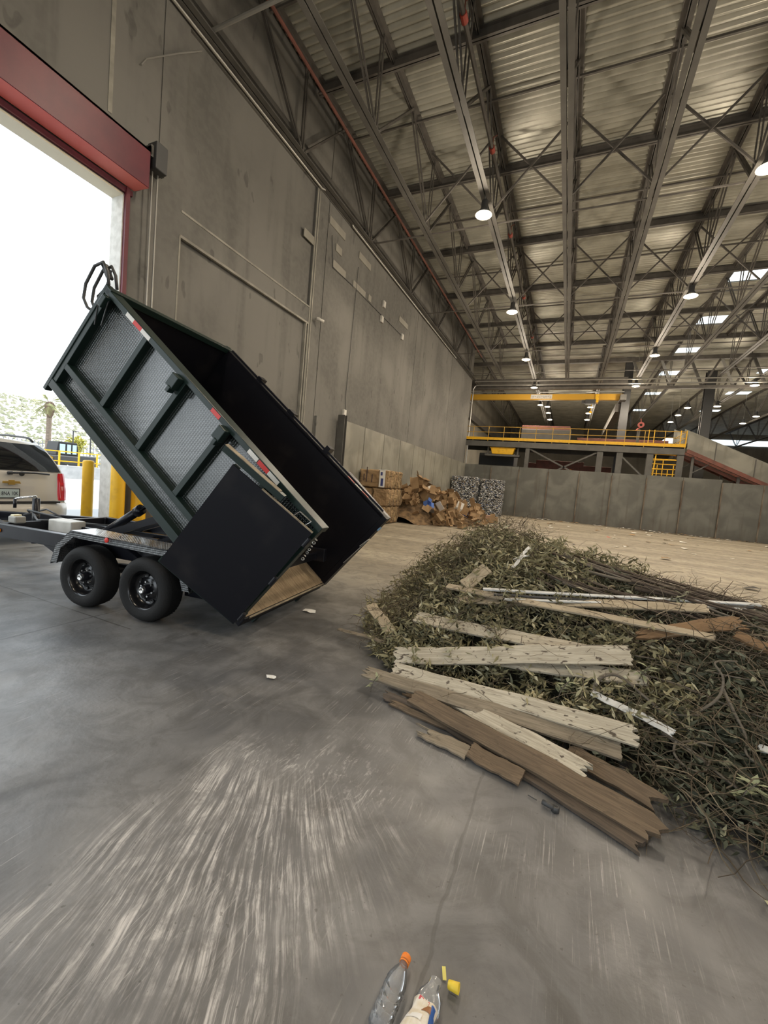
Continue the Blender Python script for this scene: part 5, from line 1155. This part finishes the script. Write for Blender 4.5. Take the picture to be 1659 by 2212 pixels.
board((-.366, 3.60, .33), (.70, 3.54, .48), .135, .024, W_WHITE, 'pale board end sticking out right, under the grey vine', j1=.12, grp=g)
board((-1.287, 3.49, .155), (.586, 3.66, .585), .155, .026, W_WHITE, 'straight whitewashed board lying level across the middle of the boards', (0, -.68, .72), .05, .03, grp=g)
board((-1.23, 3.30, .15), (.585, 3.00, .31), .115, .026, W_WHITE, 'long whitewashed board with a ragged right end, third in the fan of boards', (0, -.6, .8), .04, .06, 1.15, grp=g)
board((-1.47, 3.19, .105), (.495, 2.96, .205), .105, .03, W_GREY, 'long grey-brown board with a splintered left end beneath the whitewashed board', (0, -.5, .85), .10, .03, 1.1, grp=g)
board((-.62, 3.10, .13), (.31, 2.72, .14), .105, .028, W_WHITE, 'short-looking whitewashed board with a rounded ragged end, lower right', (0, -.5, .85), .03, .07, 1.1, grp=g)
board((-1.20, 3.05, .03), (.10, 2.90, .06), .075, .028, W_DARK, 'dark brown board edge low under the left of the fan', (0, -.7, .7), .06, .03, grp=g)
board((-1.06, 3.14, .065), (.13, 2.86, .09), .055, .026, W_ORANGE, 'orange-brown board on edge in the lower stack', (0, -.5, .85), .06, .03, grp=g)
board((-1.12, 3.0, .02), (-.25, 2.84, .03), .05, .024, W_BROWN, 'thin brown slat on the floor at the left of the stack', (0, -.4, .9), .1, .03, grp=g)
board((-.95, 3.04, .10), (.665, 2.50, .075), .125, .035, W_BROWN, 'big brown plank reaching lowest toward the camera', (0, -.45, .9), .04, .10, 1.25, grp=g)
board((-.75, 3.0, .025), (.55, 2.42, .025), .10, .028, W_DARK, 'dark plank lying flat under the big brown plank', (0, -.2, 1), .04, .04, grp=g)
board((.18, 2.93, .115), (.685, 2.66, .12), .12, .03, W_BROWN, 'brown board end right of the rounded whitewashed one', (0, -.45, .9), .02, .09, grp=g)
board((-.83, 2.755, .03), (-.40, 2.685, .03), .085, .022, W_GREY, 'splintered grey board half on the floor in front', (0, -.35, 1), .16, .02, 1.25, grp=g)
board((-.41, 2.690, .055), (-.062, 2.605, .045), .115, .022, W_BROWN, 'brown board piece at the front of the stack with a clean-cut end', (0, -.35, 1), .01, .004, grp=g)
board((-1.95, 4.32, .30), (-1.52, 4.00, .15), .12, .02, W_TAN, 'tan board leaning at the left foot of the heap', (.5, -.7, .5), .03, .02, grp=g)
board((-2.18, 4.03, .03), (-1.54, 3.84, .10), .04, .015, W_GREY, 'thin grey lath poking out to the left of the heap', (0, -.4, .9), grp=g)
board((-.882, 4.253, .74), (-.703, 4.483, .93), .13, .022, W_TAN, 'short tan board piece leaning on the leaves near the peak', (.2, -.7, .6), .01, .01, grp=g)
board((-.433, 4.447, 1.0), (-.322, 4.83, 1.2), .035, .012, M_PVC, 'short white lath on the leaves by the peak', grp=None, name='lath', cat='lath')
board((-.46, 4.6, 1.06), (-.30, 4.66, 1.13), .025, .01, M_PVC, 'tiny white cross lath by the peak', grp=None, name='lath', cat='lath')
board((.614, 3.89, .66), (1.396, 4.207, .86), .105, .022, W_ORANGE, 'rough orange-brown board under the right end of the long diagonal board', (0, -.5, .8), .12, .06, 1.3, grp=g)
board((1.283, 3.982, .80), (1.75, 3.70, .72), .085, .03, W_ORANGE, 'bright orange-brown board at the right edge', (0, -.5, .8), .03, .03, grp=g)
board((.316, 3.33, .37), (.788, 3.12, .335), .05, .01, M_PVC, 'white strip with an angled end in the right part of the heap', (0, -.5, .85), 0, .03, 1.15, 'trim_strip', 'strip')
board((1.22, 3.17, .36), (1.6, 3.2, .38), .05, .012, M_PVC, 'white board corner just entering at the right edge', (0, -.5, .85), 0, 0, 1, 'trim_strip', 'strip')
b = MB(); b.tube([(.06, 2.49, .022), (.12, 2.47, .024)], .014, 10); b.lathe([(0, 0), (.022, 0), (.022, .03), (.012, .034), (.012, .02), (0, .02)], 14, Matrix.Translation((.13, 2.48, .0))); b.tube([(.03, 2.5, .012), (-.02, 2.52, .01)], .003, 5)
tag(b.build('rubber_fitting', M_DGREY, smooth=True), 'small black fitting on the floor below the boards', 'fitting')

# ================================================================ BOTTLES AT THE CAMERA'S FEET
M_PET = bpy.data.materials.new('clear_plastic'); M_PET.use_nodes = True
_n = M_PET.node_tree.nodes; _l = M_PET.node_tree.links; _n.remove(_n['Principled BSDF'])
_t = _n.new('ShaderNodeBsdfTransparent'); _t.inputs[0].default_value = (.93, .94, .95, 1); _g = _n.new('ShaderNodeBsdfGlossy'); _g.inputs['Roughness'].default_value = .08; _f = _n.new('ShaderNodeLayerWeight'); _f.inputs[0].default_value = .28; _m = _n.new('ShaderNodeMixShader')
_d = _n.new('ShaderNodeBsdfDiffuse'); _d.inputs[0].default_value = (.80, .82, .84, 1); _x = _n.new('ShaderNodeMixShader'); _x.inputs[0].default_value = .15
_l.new(_t.outputs[0], _x.inputs[1]); _l.new(_d.outputs[0], _x.inputs[2]); _l.new(_f.outputs['Fresnel'], _m.inputs[0]); _l.new(_x.outputs[0], _m.inputs[1]); _l.new(_g.outputs[0], _m.inputs[2]); _l.new(_m.outputs[0], _n['Material Output'].inputs[0])
M_ORCAP = mat('orange_cap', (.85, .24, .03), .4)
def bottle(x, y, ang, tilt, label, crushed=False):
    r = empty('plastic_bottle', (x, y, .034)); r.rotation_euler = (math.radians(90 + tilt), 0, ang)
    # local z points away from the cap end (cap at 0)
    prof = [(.013, .012), (.0135, .03), (.015, .036), (.024, .055), (.031, .078), (.033, .09), (.030, .095), (.033, .10), (.033, .118), (.030, .122), (.033, .128), (.033, .150), (.0295, .155), (.033, .16), (.033, .185), (.030, .19), (.033, .195), (.032, .222), (.02, .228), (.0, .226)]
    b = MB(); n = 36; b.lathe(prof, n)
    if crushed:
        b.v = [(vx * (1.15 + .25 * math.sin(vz * 40 + vy * 60)), vy * (.72 + .22 * math.sin(vz * 55 + vx * 90)), vz) for vx, vy, vz in b.v]
    o = b.build('bottle_body', M_PET, r, True)
    return r
b1_ = bottle(-.352, 1.375, 0, 0, ''); tag(b1_, 'empty clear plastic bottle with an orange cap, left of the two at the bottom edge', 'bottle')
b1_.rotation_euler = (math.radians(90), 0, math.radians(-3)); b1_.scale = (1.12, 1.12, 1.0)
b = MB(); b.lathe([(0, -.006), (.0135, -.006), (.0155, -.003), (.0155, .014), (.013, .014)], 32)
for k in range(30): a = 2 * math.pi * k / 30; b.box(.0152 * math.cos(a) - .0006, .0152 * math.cos(a) + .0006, .0152 * math.sin(a) - .0006, .0152 * math.sin(a) + .0006, -.002, .013)
b.build('bottle_cap', M_ORCAP, b1_, True)
b = MB(); b.lathe([(.0137, .018), (.0155, .018), (.0155, .023), (.0137, .023)], 24); b.build('neck_ring', M_ORCAP, b1_, True)
b2_ = bottle(-.233, 1.375, 0, 0, '', True); tag(b2_, 'crumpled clear bottle with a torn printed label, right of the two at the bottom edge', 'bottle')
b2_.rotation_euler = (math.radians(90), 0, math.radians(-5)); b2_.scale = (1.2, 1.2, 1.2)
def label_patch(name, m, z0, z1, a0, a1, rr=.0345):
    b = MB(); n = 14
    for i in range(n):
        t0 = math.radians(a0 + (a1 - a0) * i / n); t1 = math.radians(a0 + (a1 - a0) * (i + 1) / n)
        def P(t, z): x, y = rr * math.cos(t), rr * math.sin(t); return (x * (1.15 + .25 * math.sin(z * 40 + y * 60)) * 1.02, y * (.72 + .22 * math.sin(z * 55 + x * 90)) * 1.04, z)
        for q in range(4): za = z0 + (z1 - z0) * q / 4; zb = z0 + (z1 - z0) * (q + 1) / 4; b.quad(P(t0, za), P(t1, za), P(t1, zb), P(t0, zb))
    return b.build(name, m, b2_, True)
lab2 = label_patch('label_sheet', mat('cream_label', (.66, .58, .44), .5, 0, col2=(.75, .70, .62), scale=60), .085, .21, 10, 175)
for nm, c, z0, z1, a0, a1 in (('blue_panel', (.03, .10, .34), .092, .16, 15, 62), ('red_panel', (.55, .08, .10), .086, .098, 75, 130), ('brown_panel', (.30, .13, .05), .10, .118, 60, 95), ('white_panel', (.78, .76, .72), .13, .145, 85, 160)):
    o = label_patch(nm, mat(nm + '_ink', c, .5), z0, z1, a0, a1, .0352)
r = empty('yellow_scrap', (-.195, 1.38, .020)); r.scale = (1.3, 1.3, 1.3); b = MB(); b.lathe([(.0, 0), (.008, 0), (.010, .002), (.0125, .030), (.0105, .030), (.008, .004), (0, .004)], 26, Matrix.Rotation(math.radians(82), 4, 'Y')); b.build('ring_shell', mat('yellow_cap', (.80, .58, .05), .4), r, True)
b = MB(); b.bar((-.012, .012, -.01), (-.022, .035, .0), .010, .002); b.build('torn_tab', mat('pale_yellow_tab', (.80, .72, .20), .4), r); tag(r, 'small yellow plastic piece lying right of the crumpled bottle', 'plastic scrap')
